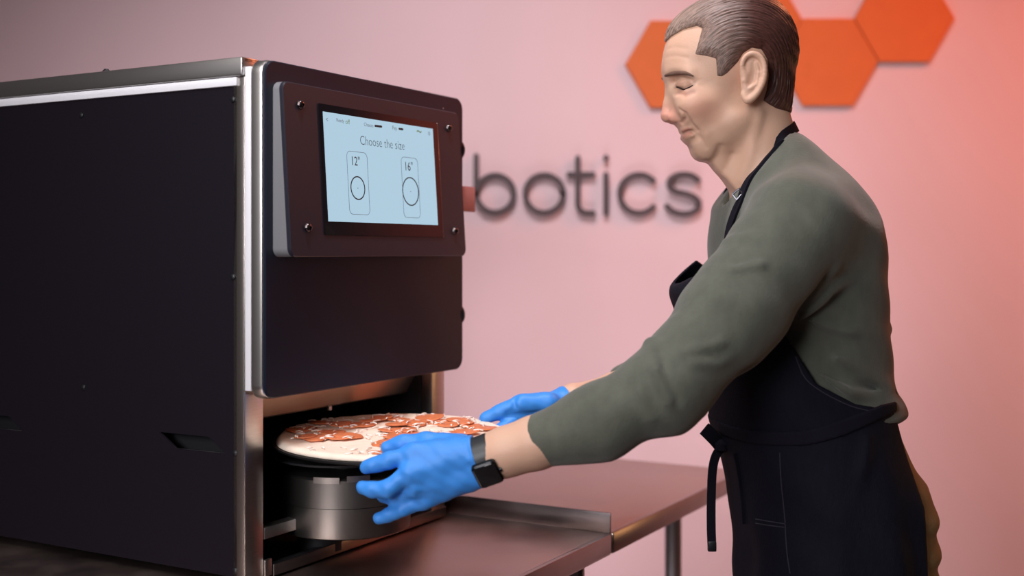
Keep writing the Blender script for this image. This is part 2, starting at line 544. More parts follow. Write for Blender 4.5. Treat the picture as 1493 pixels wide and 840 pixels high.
# display housing
hB, hT, hu0, hu1 = 1.3565 - ZT, 1.602 - ZT, 0.0195, 0.4785
def qd(w): return 0.0506 + (hT - w) / (hT - hB) * (0.0666 - 0.0506)
rr0 = rrect(hu0, hu1, hB, hT, 0.012)
loops_mesh('display_housing', [[(a, -0.0335, b) for a, b in rr0], [(a, -(qd(b) - 0.0062), b) for a, b in rr0]], M_house, mach)
rr1 = rrect(hu0 + 0.0015, hu1 - 0.0015, hB + 0.0015, hT - 0.0015, 0.011)
loops_mesh('display_plate', [[(a, -(qd(b) - 0.006), b) for a, b in rr0], [(a, -(qd(b) - 0.0015), b) for a, b in rr0],
                             [(a, -qd(b), b) for a, b in rr1]], M_disp, mach)
def on_disp(px, py, lift=0.0):
    o, d = ray_local(px, py)
    k = (0.0666 - 0.0506) / (hT - hB)
    # v + qd(w) + lift = 0
    A = o[1] + 0.0506 + (hT - o[2]) * k + lift
    B = d[1] - d[2] * k
    q = o + d * (-A / B)
    return q[0], q[2]
def dpt(u, w, lift): return (u, -(qd(w) + lift), w)
bz = [on_disp(*q) for q in ((463, 152), (637, 178), (645, 345), (473, 343))]
bu0, bu1 = (bz[0][0] + bz[3][0]) / 2, (bz[1][0] + bz[2][0]) / 2
bw0, bw1 = (bz[2][1] + bz[3][1]) / 2, (bz[0][1] + bz[1][1]) / 2
loops_mesh('screen_bezel', [[dpt(a, b, l) for a, b in rrect(bu0, bu1, bw0, bw1, 0.002, 3)] for l in (0.0001, 0.0014)], M_glass, mach)
tube_bm = bmesh.new(); tube(tube_bm, [dpt(bu1 + 0.0008, bw0, 0.0004), dpt(bu1 + 0.0008, bw1, 0.0004)], 0.0008, 6)
obj('bezel_edge', tube_bm, M_alu, mach, True)
sc_ = [on_disp(*q) for q in ((468.8, 163.1), (629.5, 187.4), (637.4, 327.4), (478.3, 323.8))]
su0, su1 = (sc_[0][0] + sc_[3][0]) / 2, (sc_[1][0] + sc_[2][0]) / 2
sw0, sw1 = (sc_[2][1] + sc_[3][1]) / 2, (sc_[0][1] + sc_[1][1]) / 2
screen = loops_mesh('screen', [[dpt(a, b, l) for a, b in ((su0, sw0), (su1, sw0), (su1, sw1), (su0, sw1))] for l in (0.0012, 0.0018)], M_screen, mach, False)
screen['label'] = 'lit pale blue touch screen'
def s_uv(fx, fy):      # fraction across, fraction down
    return su0 + fx * (su1 - su0), sw1 - fy * (sw1 - sw0)
dg = bpy.context.evaluated_depsgraph_get()
def screen_text(name, txt, a_px, b_px, m=M_ink, weight=0.0, sy=1.0):
    """text fitted between two photo points lying on the screen (left and right end of its middle line)"""
    cu = bpy.data.curves.new(name, 'FONT')
    cu.body = txt; cu.size = 0.02; cu.align_x = 'CENTER'; cu.align_y = 'CENTER'; cu.resolution_u = 3
    cu.offset = weight
    to = bpy.data.objects.new(name, cu)
    me = bpy.data.meshes.new_from_object(to)
    bpy.data.objects.remove(to)
    a = np.array(on_disp(*a_px)); b = np.array(on_disp(*b_px))
    xs = [v.co.x for v in me.vertices]; ys = [v.co.y for v in me.vertices]
    wid = max(xs) - min(xs); k = (b[0] - a[0]) / wid
    cx, cy = (max(xs) + min(xs)) / 2, (max(ys) + min(ys)) / 2
    u0, w0_ = (a[0] + b[0]) / 2, (a[1] + b[1]) / 2
    for v in me.vertices:
        v.co = Vector(dpt(u0 + (v.co.x - cx) * k, w0_ + (v.co.y - cy) * k * sy, 0.0022))
    me.name = name
    me.materials.clear(); me.materials.append(m)
    o = bpy.data.objects.new(name, me)
    return link(o, screen)
screen_text('heading_text', 'Choose the size', (523.5, 204), (588, 213), M_ink, -0.0003, 1.12)
screen_text('size_text', '12"', (511.5, 234), (523, 235.5), M_ink, 0, 1.1)
screen_text('size_text', '16"', (589.5, 242), (600, 243), M_ink, 0, 1.1)
screen_text('status_text', 'Ready', (489, 176), (500, 177.3), M_ink2)
screen_text('status_text', 'off', (502, 177.3), (508.5, 178), M_green)
screen_text('status_text', 'Cheese', (529, 181.5), (542.5, 183), M_ink2)
screen_text('status_text', 'Pep', (570.5, 187.3), (577, 188), M_ink2)
screen_text('back_icon', '<', (473.5, 174), (476.5, 174.5), M_ink2)
screen_text('status_icon', '~', (606, 191.5), (613, 192.5), M_green)
screen_text('status_icon', 'o', (622.5, 194.5), (625.5, 195), M_ink2)
def screen_ribbon(name, pts, half, m):
    bm = bmesh.new()
    ribbon(bm, pts, half, lambda a, b, d: dpt(a, b, d), 0.0019, 0.0023)
    return obj(name, bm, m, screen)
for p0, p1 in (((545.5, 183.6), (554.5, 184.8)), ((580.5, 188), (585.5, 188.7))):
    screen_ribbon('level_bar', [on_disp(*p0), on_disp(*p1)], 0.0017, M_ink)
for cpx, top, bot, card in (((520.2, 274.3), (520, 257.8), (520.5, 290.8), ((504.5, 225), (533.5, 228), (536.5, 308), (508.5, 308))),
                            ((597.2, 279.3), (597, 259.2), (597.5, 299.5), ((583.5, 233), (607, 236), (610.5, 313), (588, 313)))):
    cu_, cw_ = on_disp(*cpx)
    rad = (on_disp(*top)[1] - on_disp(*bot)[1]) / 2
    ring = [(cu_ + rad * math.cos(a), cw_ + rad * math.sin(a)) for a in np.linspace(0, 2 * math.pi, 41)]
    screen_ribbon('size_ring', ring, 0.0009, M_ink)
    screen_ribbon('centre_dot', [(cu_ - 0.0004, cw_), (cu_ + 0.0004, cw_)], 0.0006, M_ink2)
    cc = [on_disp(*q) for q in card]
    x0, x1 = (cc[0][0] + cc[3][0]) / 2, (cc[1][0] + cc[2][0]) / 2
    y0, y1 = (cc[2][1] + cc[3][1]) / 2 - 0.005, (cc[0][1] + cc[1][1]) / 2 + 0.005
    rr = rrect(x0 - 0.001, x1 + 0.001, y0, y1, 0.008, 5)
    screen_ribbon('size_card_outline', rr + [rr[0]], 0.00035, M_ink2)
for q in ((438, 153), (654, 187), (449, 332), (663, 337)):
    u, w = on_disp(*q)
    bm = bmesh.new()
    lathe(bm, [(0.0068, 0.0), (0.0062, 0.003), (0.0042, 0.0052), (0.0024, 0.0056), (0.0022, 0.004)], dpt(u, w, -0.0003), n=18, R=Matrix.Rotation(math.radians(90), 3, 'X'))
    obj('display_screw', bm, M_screw, mach, True, 50)
bm = bmesh.new()
u, w = on_disp(646, 158); lathe(bm, [(0.0012, 0), (0.001, 0.001)], dpt(u, w, 0), n=8, R=Matrix.Rotation(math.radians(90), 3, 'X'))
obj('light_sensor', bm, M_alu, mach)
# bottom rail and turntable drum
box('bottom_rail', (0.056, -0.004, 0.004), (MW - 0.001, -0.001, 0.0205), M_tedge, mach, 0.0006)
box('bottom_rail_flange', (0.056, -0.001, 0.0165), (MW - 0.04, 0.016, 0.0185), M_inner, mach, 0.0004)
box('rail_end_block', (0.0385, -0.003, 0.006), (0.0535, 0.002, 0.030), M_steel, mach, 0.001)
du, dvv, dr = 0.205, -0.020, 0.098
M_drum = mat('drum_steel', (0.30, 0.285, 0.27), 0.34, 1.0, bump=0.03, bscale=300, stretch=(1, 1, 0.05))
bm = bmesh.new()
lathe(bm, [(dr - 0.004, 0.034), (dr - 0.001, 0.036), (dr, 0.042), (dr, 0.0795), (dr - 0.0012, 0.080), (dr, 0.0805), (dr, 0.121), (dr - 0.003, 0.124), (0.02, 0.126)],
      (du, dvv, 0.014), n=72)
drum = obj('turntable_drum', bm, M_drum, mach, True, 30)
bm = bmesh.new(); lathe(bm, [(0.035, 0.004), (0.035, 0.05)], (du, dvv + 0.05, 0.004), n=40)
obj('drum_foot', bm, M_inner, mach, True, 40)
bm = bmesh.new(); lathe(bm, [(0.03, 0.0), (0.03, 0.014), (dr + 0.010, 0.016), (dr + 0.010, 0.019), (0.02, 0.021)], (du, dvv, 0.140), n=60)
obj('turntable_plate', bm, M_inner, mach, True, 30)
for a0, a1, zz in ((250, 272, 0.1365), (278, 297, 0.1385)):
    bm = bmesh.new()
    pts = []
    for k in range(9):
        a = math.radians(a0 + (a1 - a0) * k / 8)
        # angle measured in world, converted to local frame
        aw = a - PHI
        pts.append((du + (dr + 0.003) * math.cos(aw), dvv + (dr + 0.003) * math.sin(aw), zz))
    strap(bm, pts, 0.009, 0.004, (0, 0, 1))
    obj('drum_clip', bm, M_steel, mach, True, 40)
box('interior_guide', (0.041, 0.0, on_v(435, 765, 0.02)[1]), (on_v(435, 757, 0.02)[0], 0.020, on_v(435, 749, 0.02)[1]), M_alu, mach, 0.001)

# ------------------------------------------------------------------ pan and pizza
PC = np.array((-0.179, 1.832, 1.083)); PR = 0.1775
TILT = math.radians(2.2)
PRot = Matrix.Rotation(TILT, 3, 'X')
M_pan = mat('dark_pan_metal', (0.02, 0.02, 0.022), 0.4, 0.6)
pan_bm = bmesh.new()
lathe(pan_bm, [(0.02, -0.006), (PR + 0.002, -0.006), (PR + 0.004, -0.004), (PR + 0.004, -0.0015), (0.02, -0.001)], (0, 0, 0), n=72)
pan = obj('pizza_pan', pan_bm, M_pan, None, True, 30)
pan.location = PC; pan.rotation_euler = (TILT, 0, 0)
tag(pan, 'thin dark round pan held under the raw pizza', 'pan')
pizza = empty('pizza', tuple(PC)); pizza.rotation_euler = (TILT, 0, 0)
tag(pizza, 'round raw pizza topped with white cheese and orange pepperoni in gloved hands', 'pizza')
M_dough = mat('pale_dough', lin((240, 222, 204)), 0.7, bump=0.3, bscale=160, var=0.05, vscale=40)
M_cheese = mat('white_cheese', lin((246, 232, 222)), 0.6, var=0.05, vscale=60, bump=0.2, bscale=300)
M_pep = mat('orange_pepperoni', lin((212, 122, 78)), 0.5, var=0.14, vscale=90, bump=0.25, bscale=260)
NR, NA = 22, 120
vs, fs = [], []
def dough_h(r, a):
    t = r / PR
    h = 0.0045 + 0.0018 * math.exp(-((t - 0.93) / 0.05) ** 2)
    h += 0.0006 * math.sin(31 * a + 9 * t) * math.sin(17 * t + 5 * a) + 0.0005 * math.sin(61 * t) * math.cos(23 * a)
    return h * math.sqrt(max(0.0, 1 - max(0, (t - 0.95) / 0.05) ** 2))
vs.append((0, 0, 0.0045))
for i in range(1, NR + 1):
    for k in range(NA):
        a = 2 * math.pi * k / NA
        r = PR * (i / NR) ** 0.8 * (1 + (0.006 * math.sin(5 * a + 1) + 0.004 * math.sin(9 * a)) * (i / NR) ** 4)
        vs.append((r * math.cos(a), r * math.sin(a), dough_h(PR * (i / NR) ** 0.8, a)))
for k in range(NA): vs.append((vs[1 + (NR - 1) * NA + k][0] * 0.99, vs[1 + (NR - 1) * NA + k][1] * 0.99, -0.001))
for k in range(NA): fs.append((0, 1 + k, 1 + (k + 1) % NA))
for i in range(NR):
    b = 1 + i * NA
    for k in range(NA): fs.append((b + k, b + NA + k, b + NA + (k + 1) % NA, b + (k + 1) % NA))
fs.append([1 + NR * NA + k for k in range(NA)][::-1])
pyobj('dough', vs, fs, M_dough, pizza)

def on_pizza(px, py, lift=0.006):
    n = np.array(PRot @ Vector((0, 0, 1)))
    d = P3(px, py, 1.0) - np.array((0, 0, CZ)); o = np.array((0, 0, CZ))
    t = ((PC + n * lift - o) @ n) / (d @ n)
    q = o + d * t - PC
    return np.array((PRot.inverted() @ Vector(q)))[:2]
pep_px = [(446, 625), (432, 629), (460, 640), (447, 639), (484, 631), (497, 639), (508, 637), (497, 621), (513, 621), (527, 620), (541, 615),
          (556, 612), (578, 611), (592, 615), (604, 619), (578, 621), (570, 628), (590, 628), (585, 636), (574, 640), (600, 634), (561, 647), (572, 650),
          (626, 612), (640, 616), (655, 620), (668, 614), (676, 619), (690, 622), (706, 625), (664, 633), (680, 632), (648, 634), (620, 640),
          (640, 645), (600, 650), (470, 616), (555, 660)]
cheese_pts = []
for k, q in enumerate(pep_px):
    c = on_pizza(*q)
    rr_ = np.hypot(*c)
    rad = 0.0208 * random.uniform(0.85, 1.15)
    if rr_ > PR - rad - 0.006: c = c * (PR - rad - 0.006) / rr_
    n = 22
    ph = random.uniform(0, 6.28); ecc = random.uniform(0.82, 1.0)
    tx, ty = random.uniform(-0.07, 0.07), random.uniform(-0.07, 0.07)
    z0 = 0.0062 + 0.0009 * (k % 4)
    vv, ff = [], []
    def pp(r, a, dz):
        w = 1 + 0.05 * math.sin(3 * a + ph) + 0.035 * math.sin(7 * a + 2 * ph)
        x = r * w * math.cos(a); y = r * w * ecc * math.sin(a)
        x, y = x * math.cos(ph) - y * math.sin(ph), x * math.sin(ph) + y * math.cos(ph)
        return (c[0] + x, c[1] + y, z0 + dz + tx * x + ty * y + 3.0 * (x * x) * (1 if k % 3 else -0.4))
    for r, dz in ((rad * 0.97, -0.0008), (rad, 0.0002), (rad * 0.95, 0.0009), (rad * 0.5, 0.0010)):
        for j in range(n): vv.append(pp(r, 2 * math.pi * j / n, dz))
    for i in range(3):
        for j in range(n): ff.append((i * n + j, i * n + (j + 1) % n, (i + 1) * n + (j + 1) % n, (i + 1) * n + j))
    ff.append(list(range(3 * n, 4 * n))); ff.append(list(range(n))[::-1])
    pyobj('pepperoni', vv, ff, M_pep, pizza)
    for j in range(3):
        a = random.uniform(0, 6.28)
        cheese_pts.append((c[0] + 0.9 * rad * math.cos(a), c[1] + 0.9 * rad * math.sin(a), z0 + 0.0022))
bm = bmesh.new()
for k in range(260):
    if k < len(cheese_pts): x, y, z = cheese_pts[k]
    else:
        r = PR * 0.95 * math.sqrt(random.random()); a = random.uniform(0, 6.28)
        x, y, z = r * math.cos(a), r * math.sin(a), 0.0066 + 0.001 * random.random()
    if math.hypot(x, y) > PR * 0.965: continue
    a = random.uniform(0, 6.28); l = random.uniform(0.003, 0.009)
    tube(bm, [(x - l * math.cos(a), y - l * math.sin(a), z - 0.0006), (x, y, z + 0.0005), (x + l * math.cos(a + 0.5), y + l * math.sin(a + 0.5), z - 0.0004)], random.uniform(0.0008, 0.0014), 4)
ch = obj('shredded_cheese', bm, M_cheese, pizza, True)
ch['kind'] = 'stuff'
#PERSON#
# ------------------------------------------------------------------ implicit-surface toolbox
def rc(P, a, b, r1, r2):
    a = np.asarray(a, float); b = np.asarray(b, float)
    ba = b - a
    t = np.clip(((P - a) @ ba) / (ba @ ba), 0, 1)
    return np.linalg.norm(P - a - t[:, None] * ba, axis=1) - (r1 + (r2 - r1) * t)

def chain(P, pts, rads, k=0.004):
    d = None
    for i in range(len(pts) - 1):
        e = rc(P, pts[i], pts[i + 1], rads[i], rads[i + 1])
        d = e if d is None else smin(d, e, k)
    return d

def ell(P, c, r, R=None):
    q = P - np.asarray(c, float)
    if R is not None: q = q @ R
    r = np.asarray(r, float)
    k0 = np.linalg.norm(q / r, axis=1)
    k1 = np.linalg.norm(q / (r * r), axis=1) + 1e-9
    return k0 * (k0 - 1) / k1

def smin(a, b, k):
    h = np.clip(0.5 + 0.5 * (b - a) / k, 0, 1)
    return b + (a - b) * h - k * h * (1 - h)

def smax(a, b, k):
    return -smin(-a, -b, k)

def poly_sd(X, Z, poly):
    poly = np.asarray(poly, float)
    d = np.full(X.shape, 1e9); s = np.zeros(X.shape, int)
    n = len(poly)
    for i in range(n):
        ax, az = poly[i]; bx, bz_ = poly[(i + 1) % n]
        ex, ez = bx - ax, bz_ - az
        wx, wz = X - ax, Z - az
        t = np.clip((wx * ex + wz * ez) / (ex * ex + ez * ez + 1e-14), 0, 1)
        d = np.minimum(d, (wx - ex * t) ** 2 + (wz - ez * t) ** 2)
        cross = ((az > Z) != (bz_ > Z)) & (X < (bx - ax) * (Z - az) / ((bz_ - az) if abs(bz_ - az) > 1e-12 else 1e-12) + ax)
        s ^= cross.astype(int)
    return np.sqrt(d) * np.where(s > 0, -1, 1)

def seg_dist(P, pts):
    d = np.full(len(P), 1e9)
    for a, b in zip(pts[:-1], pts[1:]):
        a = np.asarray(a, float); b = np.asarray(b, float); ba = b - a
        t = np.clip(((P - a) @ ba) / (ba @ ba + 1e-12), 0, 1)
        d = np.minimum(d, np.linalg.norm(P - a - t[:, None] * ba, axis=1))
    return d

def in_region(P, lo, hi, f, pad=0.05):
    lo = np.asarray(lo) - pad; hi = np.asarray(hi) + pad
    m = np.all((P > lo) & (P < hi), axis=1)
    out = np.linalg.norm(np.maximum(np.maximum(lo - P, P - hi), 0), axis=1) + pad
    if m.any(): out[m] = f(P[m])
    return out

def axis(segs, B=16):
    """grid coordinates along one axis from (start, step) pairs; the last start is the end"""
    out = [segs[0][0]]
    for (a, h), (b, _) in zip(segs[:-1], segs[1:]):
        while out[-1] < b: out.append(out[-1] + h)
    h = segs[-2][1]
    while (len(out) - 1) % B: out.append(out[-1] + h)
    return np.array(out)

POOL = ThreadPoolExecutor(4)
def par(f, P, n=30000):
    return np.concatenate(list(POOL.map(f, [P[i:i + n] for i in range(0, len(P), n)])))

def mesh_sdf(f, lo, hi, h, band=1.45, chunk=2500, axes=None):
    """polygonise f = 0 on a (possibly graded) grid, looking only near the surface"""
    if axes is None:
        axes = [axis([(lo[i], h), (hi[i], h)]) for i in range(3)]
    nb = np.array([(len(a) - 1) // 16 for a in axes])
    def near(I, B, bd):
        b0 = np.stack([axes[i][I[:, i] * B] for i in range(3)], 1); b1 = np.stack([axes[i][I[:, i] * B + B] for i in range(3)], 1)
        d = par(f, (b0 + b1) / 2)
        return I[np.abs(d) < np.linalg.norm(b1 - b0, axis=1) / 2 * bd]
    I = np.stack(np.meshgrid(*[np.arange(n) for n in nb], indexing='ij'), -1).reshape(-1, 3)
    I = near(I, 16, band * 1.25)
    sub = np.stack(np.meshgrid(*[np.arange(4)] * 3, indexing='ij'), -1).reshape(-1, 3)
    I = (I[:, None, :] * 4 + sub[None]).reshape(-1, 3)
    B = 4
    I = near(I, B, band)
    N = nb * 16 + 2
    loc3 = np.stack(np.meshgrid(*[np.arange(B + 1)] * 3, indexing='ij'), -1).reshape(-1, 3)
    corner = np.array([[i, j, k] for i in (0, 1) for j in (0, 1) for k in (0, 1)])
    cellk, vals = [], []
    for i in range(0, len(I), chunk):
        J = I[i:i + chunk]
        G = (J[:, None, :] * B + loc3[None]).reshape(-1, 3)
        D = par(f, np.stack([axes[c][G[:, c]] for c in range(3)], 1)).reshape(len(J), B + 1, B + 1, B + 1)
        S = D < 0
        cnt = sum(S[:, a:a + B, b:b + B, c:c + B].astype(int) for a, b, c in corner)
        q = np.argwhere((cnt > 0) & (cnt < 8))
        if not len(q): continue
        V = np.stack([D[q[:, 0], q[:, 1] + a, q[:, 2] + b, q[:, 3] + c] for a, b, c in corner], 1)
        cellk.append(J[q[:, 0]] * B + q[:, 1:]); vals.append(V)
    cell = np.concatenate(cellk); V = np.concatenate(vals)
    key = ((cell[:, 0] + 1) * N[1] + cell[:, 1] + 1) * (N[2] + 1) + cell[:, 2] + 1
    o = np.argsort(key); key = key[o]; cell = cell[o]; V = V[o]
    acc = np.zeros((len(cell), 3)); num = np.zeros(len(cell))
    for i in range(8):
        for ax in range(3):
            if corner[i][ax] == 0:
                c2_ = corner[i].copy(); c2_[ax] = 1
                j = c2_[0] * 4 + c2_[1] * 2 + c2_[2]
                a, b = V[:, i], V[:, j]
                m = (a < 0) != (b < 0)
                t = np.where(m, a / np.where(m, a - b, 1), 0)
                p = corner[i][None] + 0.0 * acc
                p[:, ax] = p[:, ax] + t
                acc += p * m[:, None]; num += m
    fr = acc / num[:, None]
    verts = np.stack([axes[c][cell[:, c]] * (1 - fr[:, c]) + axes[c][cell[:, c] + 1] * fr[:, c] for c in range(3)], 1)
    quads = []
    step = [N[1] * (N[2] + 1), (N[2] + 1), 1]
    for ax in range(3):
        j = [4, 2, 1][ax]
        a, b = V[:, 0], V[:, j]
        m = np.where((a < 0) != (b < 0))[0]
        u, w = [(1, 2), (2, 0), (0, 1)][ax]
        k0 = key[m]; ks = [k0, k0 - step[u], k0 - step[u] - step[w], k0 - step[w]]
        idx = []; ok = np.ones(len(m), bool)
        for kk in ks:
            r = np.clip(np.searchsorted(key, kk), 0, len(key) - 1)
            ok &= key[r] == kk
            idx.append(r)
        Q = np.stack(idx, 1)
        flip = a[m] > 0
        Q[flip] = Q[flip][:, ::-1]
        quads.append(Q[ok])
    return verts, np.concatenate(quads)

def relax(verts, quads, it=1, lam=0.5):
    n = len(verts)
    e = np.concatenate([quads[:, [0, 1]], quads[:, [1, 2]], quads[:, [2, 3]], quads[:, [3, 0]]])
    e = np.concatenate([e, e[:, ::-1]])
    cnt = np.bincount(e[:, 0], minlength=n)[:, None]
    for _ in range(it):
        s = np.stack([np.bincount(e[:, 0], weights=verts[e[:, 1], c], minlength=n) for c in range(3)], 1)
        verts = verts + lam * (s / np.maximum(cnt, 1) - verts)
    return verts

BASE = np.array((0.47, 1.90, 0.0))
def np_obj(name, verts, quads, m, parent=None, cols=None, off=BASE):
    me = bpy.data.meshes.new(name)
    v = (verts - off).astype(np.float32)
    me.vertices.add(len(v)); me.vertices.foreach_set('co', v.ravel())
    me.loops.add(quads.size); me.loops.foreach_set('vertex_index', quads.ravel().astype(np.int32))
    me.polygons.add(len(quads)); me.polygons.foreach_set('loop_start', (np.arange(len(quads)) * 4).astype(np.int32))
    me.update(calc_edges=True)
    me.validate()
    me.polygons.foreach_set('use_smooth', np.ones(len(me.polygons), bool))
    if cols is not None:
        ca = me.color_attributes.new('Col', 'FLOAT_COLOR', 'POINT')
        c4 = np.ones((len(v), 4), np.float32); c4[:, :3] = cols
        ca.data.foreach_set('color', c4.ravel())
    me.materials.append(m)
    o = bpy.data.objects.new(name, me)
    link(o, parent)
    return o

def off_obj(name, bm, m, parent, smooth=True, angle=45):
    for v in bm.verts: v.co -= Vector(BASE)
    return obj(name, bm, m, parent, smooth, angle)

# ------------------------------------------------------------------ figure: key data (photo columns/rows at a stated depth)
Y0 = 1.87
def H(px, py, dy=0.0):           # head point, dy = distance from the mid plane towards the camera
    p = P3(px, py, Y0 - dy); p[1] = dy
    return p
def XZ(pts, Y=Y0):
    return [(P3(a, b, Y)[0], P3(a, b, Y)[2]) for a, b in pts]

sil = XZ([(970, 58), (967, 74), (963.2, 96), (963.6, 105), (966.5, 113), (969.5, 121), (969.5, 128), (968, 142), (965, 155), (962, 166), (962, 172), (964, 177),
          (969, 180), (977, 181), (984.5, 181), (988, 187), (990.5, 192), (993, 195.5), (992.2, 198.5), (993.5, 202), (997, 207), (1003.5, 211.5), (1007, 217), (1009, 225),
          (1013, 231.5), (1020, 235), (1028, 236), (1034, 238.5), (1043, 250), (1056, 263), (1068, 279), (1080, 300), (1090, 420), (1230, 420), (1215, 260), (1180, 212), (1153, 188),
          (1147, 172), (1146, 156), (1153, 135), (1160, 107), (1163, 82), (1157, 50), (1143, 21), (1126, 1), (1100, -11), (1072, -14), (1040, -12), (1012, -7), (994, 4), (980, 24), (973, 41)])

def head_base(Q):
    d = ell(Q, H(1074, 77), (0.0855, 0.0735, 0.086))
    d = smin(d, ell(Q, H(1030, 92), (0.0700, 0.0600, 0.074)), 0.03)
    d = smin(d, ell(Q, H(1030, 140), (0.0560, 0.0560, 0.072)), 0.03)
    d = smin(d, ell(Q, H(1052, 178), (0.0470, 0.0540, 0.050)), 0.03)
    d = smin(d, rc(Q, H(1080, 172, 0.046), H(1030, 216, 0.016), 0.018, 0.018), 0.025)
    d = smin(d, ell(Q, H(1024, 219), (0.0200, 0.0230, 0.018)), 0.014)
    d = smin(d, ell(Q, H(1017, 193), (0.0265, 0.0290, 0.030)), 0.016)
    d = smin(d, ell(Q, H(1018, 154, 0.040), (0.030, 0.020, 0.022)), 0.022)
    d = smin(d, rc(Q, H(988, 106, 0.012), H(1007, 107, 0.041), 0.0150, 0.0115), 0.014)
    # neck
    d = smin(d, rc(Q, H(1098, 140), H(1126, 300), 0.055, 0.062), 0.022)
    d = smin(d, rc(Q, H(1050, 222), H(1082, 280), 0.027, 0.030), 0.02)
    # nose
    nose = rc(Q, H(981, 120), H(976, 150), 0.0095, 0.0105)
    nose = smin(nose, rc(Q, H(977, 148), H(974, 168), 0.0105, 0.0125), 0.006)
    nose = smin(nose, ell(Q, H(987, 171, 0.0130), (0.0125, 0.0080, 0.0088)), 0.004)
    nose = smin(nose, rc(Q, H(990, 150, 0.006), H(990, 172, 0.012), 0.010, 0.010), 0.008)
    d = smin(d, nose, 0.009)
    # eye sockets, lids
    d = smax(d, -ell(Q, H(984, 120.5, 0.036), (0.022, 0.018, 0.0125)), 0.012)
    d = smin(d, ell(Q, H(1003, 122, 0.0290), (0.0180, 0.0150, 0.0110)), 0.009)
    # philtrum / lips
    d = smin(d, rc(Q, H(998, 192.5), H(1008, 186.5, 0.016), 0.0062, 0.0040), 0.005)
    d = smin(d, rc(Q, H(1001, 201.5), H(1011, 193.5, 0.015), 0.0072, 0.0042), 0.005)
    return d

def snap(px, py):
    """distance from the mid plane at which the view ray of this photo point meets the face"""
    dy = np.linspace(0.10, 0.0, 401)
    v = head_base(np.stack([H(px, py, t) for t in dy]))
    k = np.argmax(v < 0)
    return 0.0 if not (v < 0).any() else float(dy[k])
def face_line(pl): return [H(a, b, snap(a, b)) for a, b in pl]

FEAT = [(face_line(pl), a, w) for pl, a, w in (
    ([(991.5, 197), (998, 193.6), (1004, 191.2), (1009, 192)], 0.0042, 0.0021),            # mouth
    ([(993, 192), (999, 189), (1006, 187)], -0.0014, 0.0030),
    ([(996, 201.5), (1003, 198.5), (1009, 197)], -0.0026, 0.0038),
    ([(1004, 211), (1010, 206), (1016, 200)], 0.0026, 0.0050),
    ([(1000, 167), (1008, 180), (1016, 190)], 0.0030, 0.0038),                          # cheek folds
    ([(1009, 192), (1015, 196), (1023, 203), (1029, 214)], 0.0017, 0.0042),
    ([(1018, 182), (1030, 194)], -0.0018, 0.0090),
    ([(991, 160), (998, 165), (1000, 172), (994, 179)], 0.0032, 0.0025),                # wing of the nose
    ([(984, 119), (990, 115.5), (998, 114), (1006, 116), (1013, 121)], 0.0018, 0.0021), # lid crease
    ([(985, 126), (991, 128.8), (997, 129.4), (1006, 125.5), (1011, 122)], 0.0026, 0.0019),
    ([(989, 136), (1000, 139.5), (1011, 135)], 0.0016, 0.0040),
    ([(1014, 122), (1026, 126)], 0.0007, 0.0025), ([(1014, 119), (1026, 116)], 0.0006, 0.0025),
    ([(1036, 237), (1044, 228), (1050, 214)], 0.0024, 0.0055),                          # throat
    ([(1050, 256), (1060, 244), (1068, 226)], 0.0018, 0.0060),
    ([(1108, 165), (1096, 215), (1082, 262)], -0.0036, 0.0080),
    ([(1036, 168), (1046, 192)], 0.0030, 0.0180), ([(1020, 92), (1030, 118)], 0.0030, 0.0160),
    ([(972, 72), (985, 69), (1000, 71)], 0.0006, 0.0028), ([(970, 84), (985, 81), (1002, 84)], 0.0006, 0.0028))]

def head_core(P):
    Q = P.copy(); Q[:, 1] = np.abs(P[:, 1] - Y0)
    d = head_base(Q)
    for pl, a, w in FEAT:
        d = d + a * np.exp(-(seg_dist(Q, pl) / w) ** 2)
    # nostril
    d = smax(d, -ell(Q, H(976.5, 179.5, 0.0075), (0.0058, 0.0036, 0.0034)), 0.002)
    return d

def ear_sd(P):
    Q = P.copy(); Q[:, 1] = np.abs(P[:, 1] - Y0)
    ca, sa = math.cos(0.16), math.sin(0.16)
    R = np.array(((ca, 0, sa), (0, 1, 0), (-sa, 0, ca)))
    e = ell(Q, H(1098, 111, 0.078), (0.0175, 0.0075, 0.037), R)
    e = smax(e, -ell(Q, H(1097, 116, 0.0885), (0.0085, 0.0072, 0.0165), R), 0.003)
    e = smax(e, -ell(Q, H(1101, 95, 0.0875), (0.0080, 0.0045, 0.0130), R), 0.003)
    hel = [H(1084, 108, .080), H(1082, 95, .082), H(1087, 83, .084), H(1098, 78, .086), H(1109, 84, .087), H(1114.5, 98, .088), H(1113.5, 116, .088), H(1107, 131, .086), H(1099, 141, .083), H(1090, 146, .080), H(1084, 138, .077)]
    hel = smooth_path(hel, 3); hr = np.interp(np.linspace(0, 10, len(hel)), range(11), [.0030, .0032, .0036, .0038, .004, .0042, .0042, .0042, .0048, .0056, .0045])
    e = smin(e, chain(Q, hel, hr, .0015), 0.005)
    e = smin(e, chain(Q, [H(1103, 92, .084), H(1106, 106, .0845), H(1103, 122, .084), H(1094, 129, .083)], [.0022, .0026, .0028, .0030], .002), 0.003)
    e = smin(e, rc(Q, H(1084, 106, .078), H(1085, 117, .0795), .0038, .0040), 0.004)
    e = smin(e, ell(Q, H(1092, 112, .070), (.010, .010, .024)), 0.006)
    return e

def head_sd(P):
    d = head_core(P)
    s = poly_sd(P[:, 0], P[:, 2], sil)
    d = smax(d, s, 0.005)
    return smin(d, ear_sd(P), 0.004)

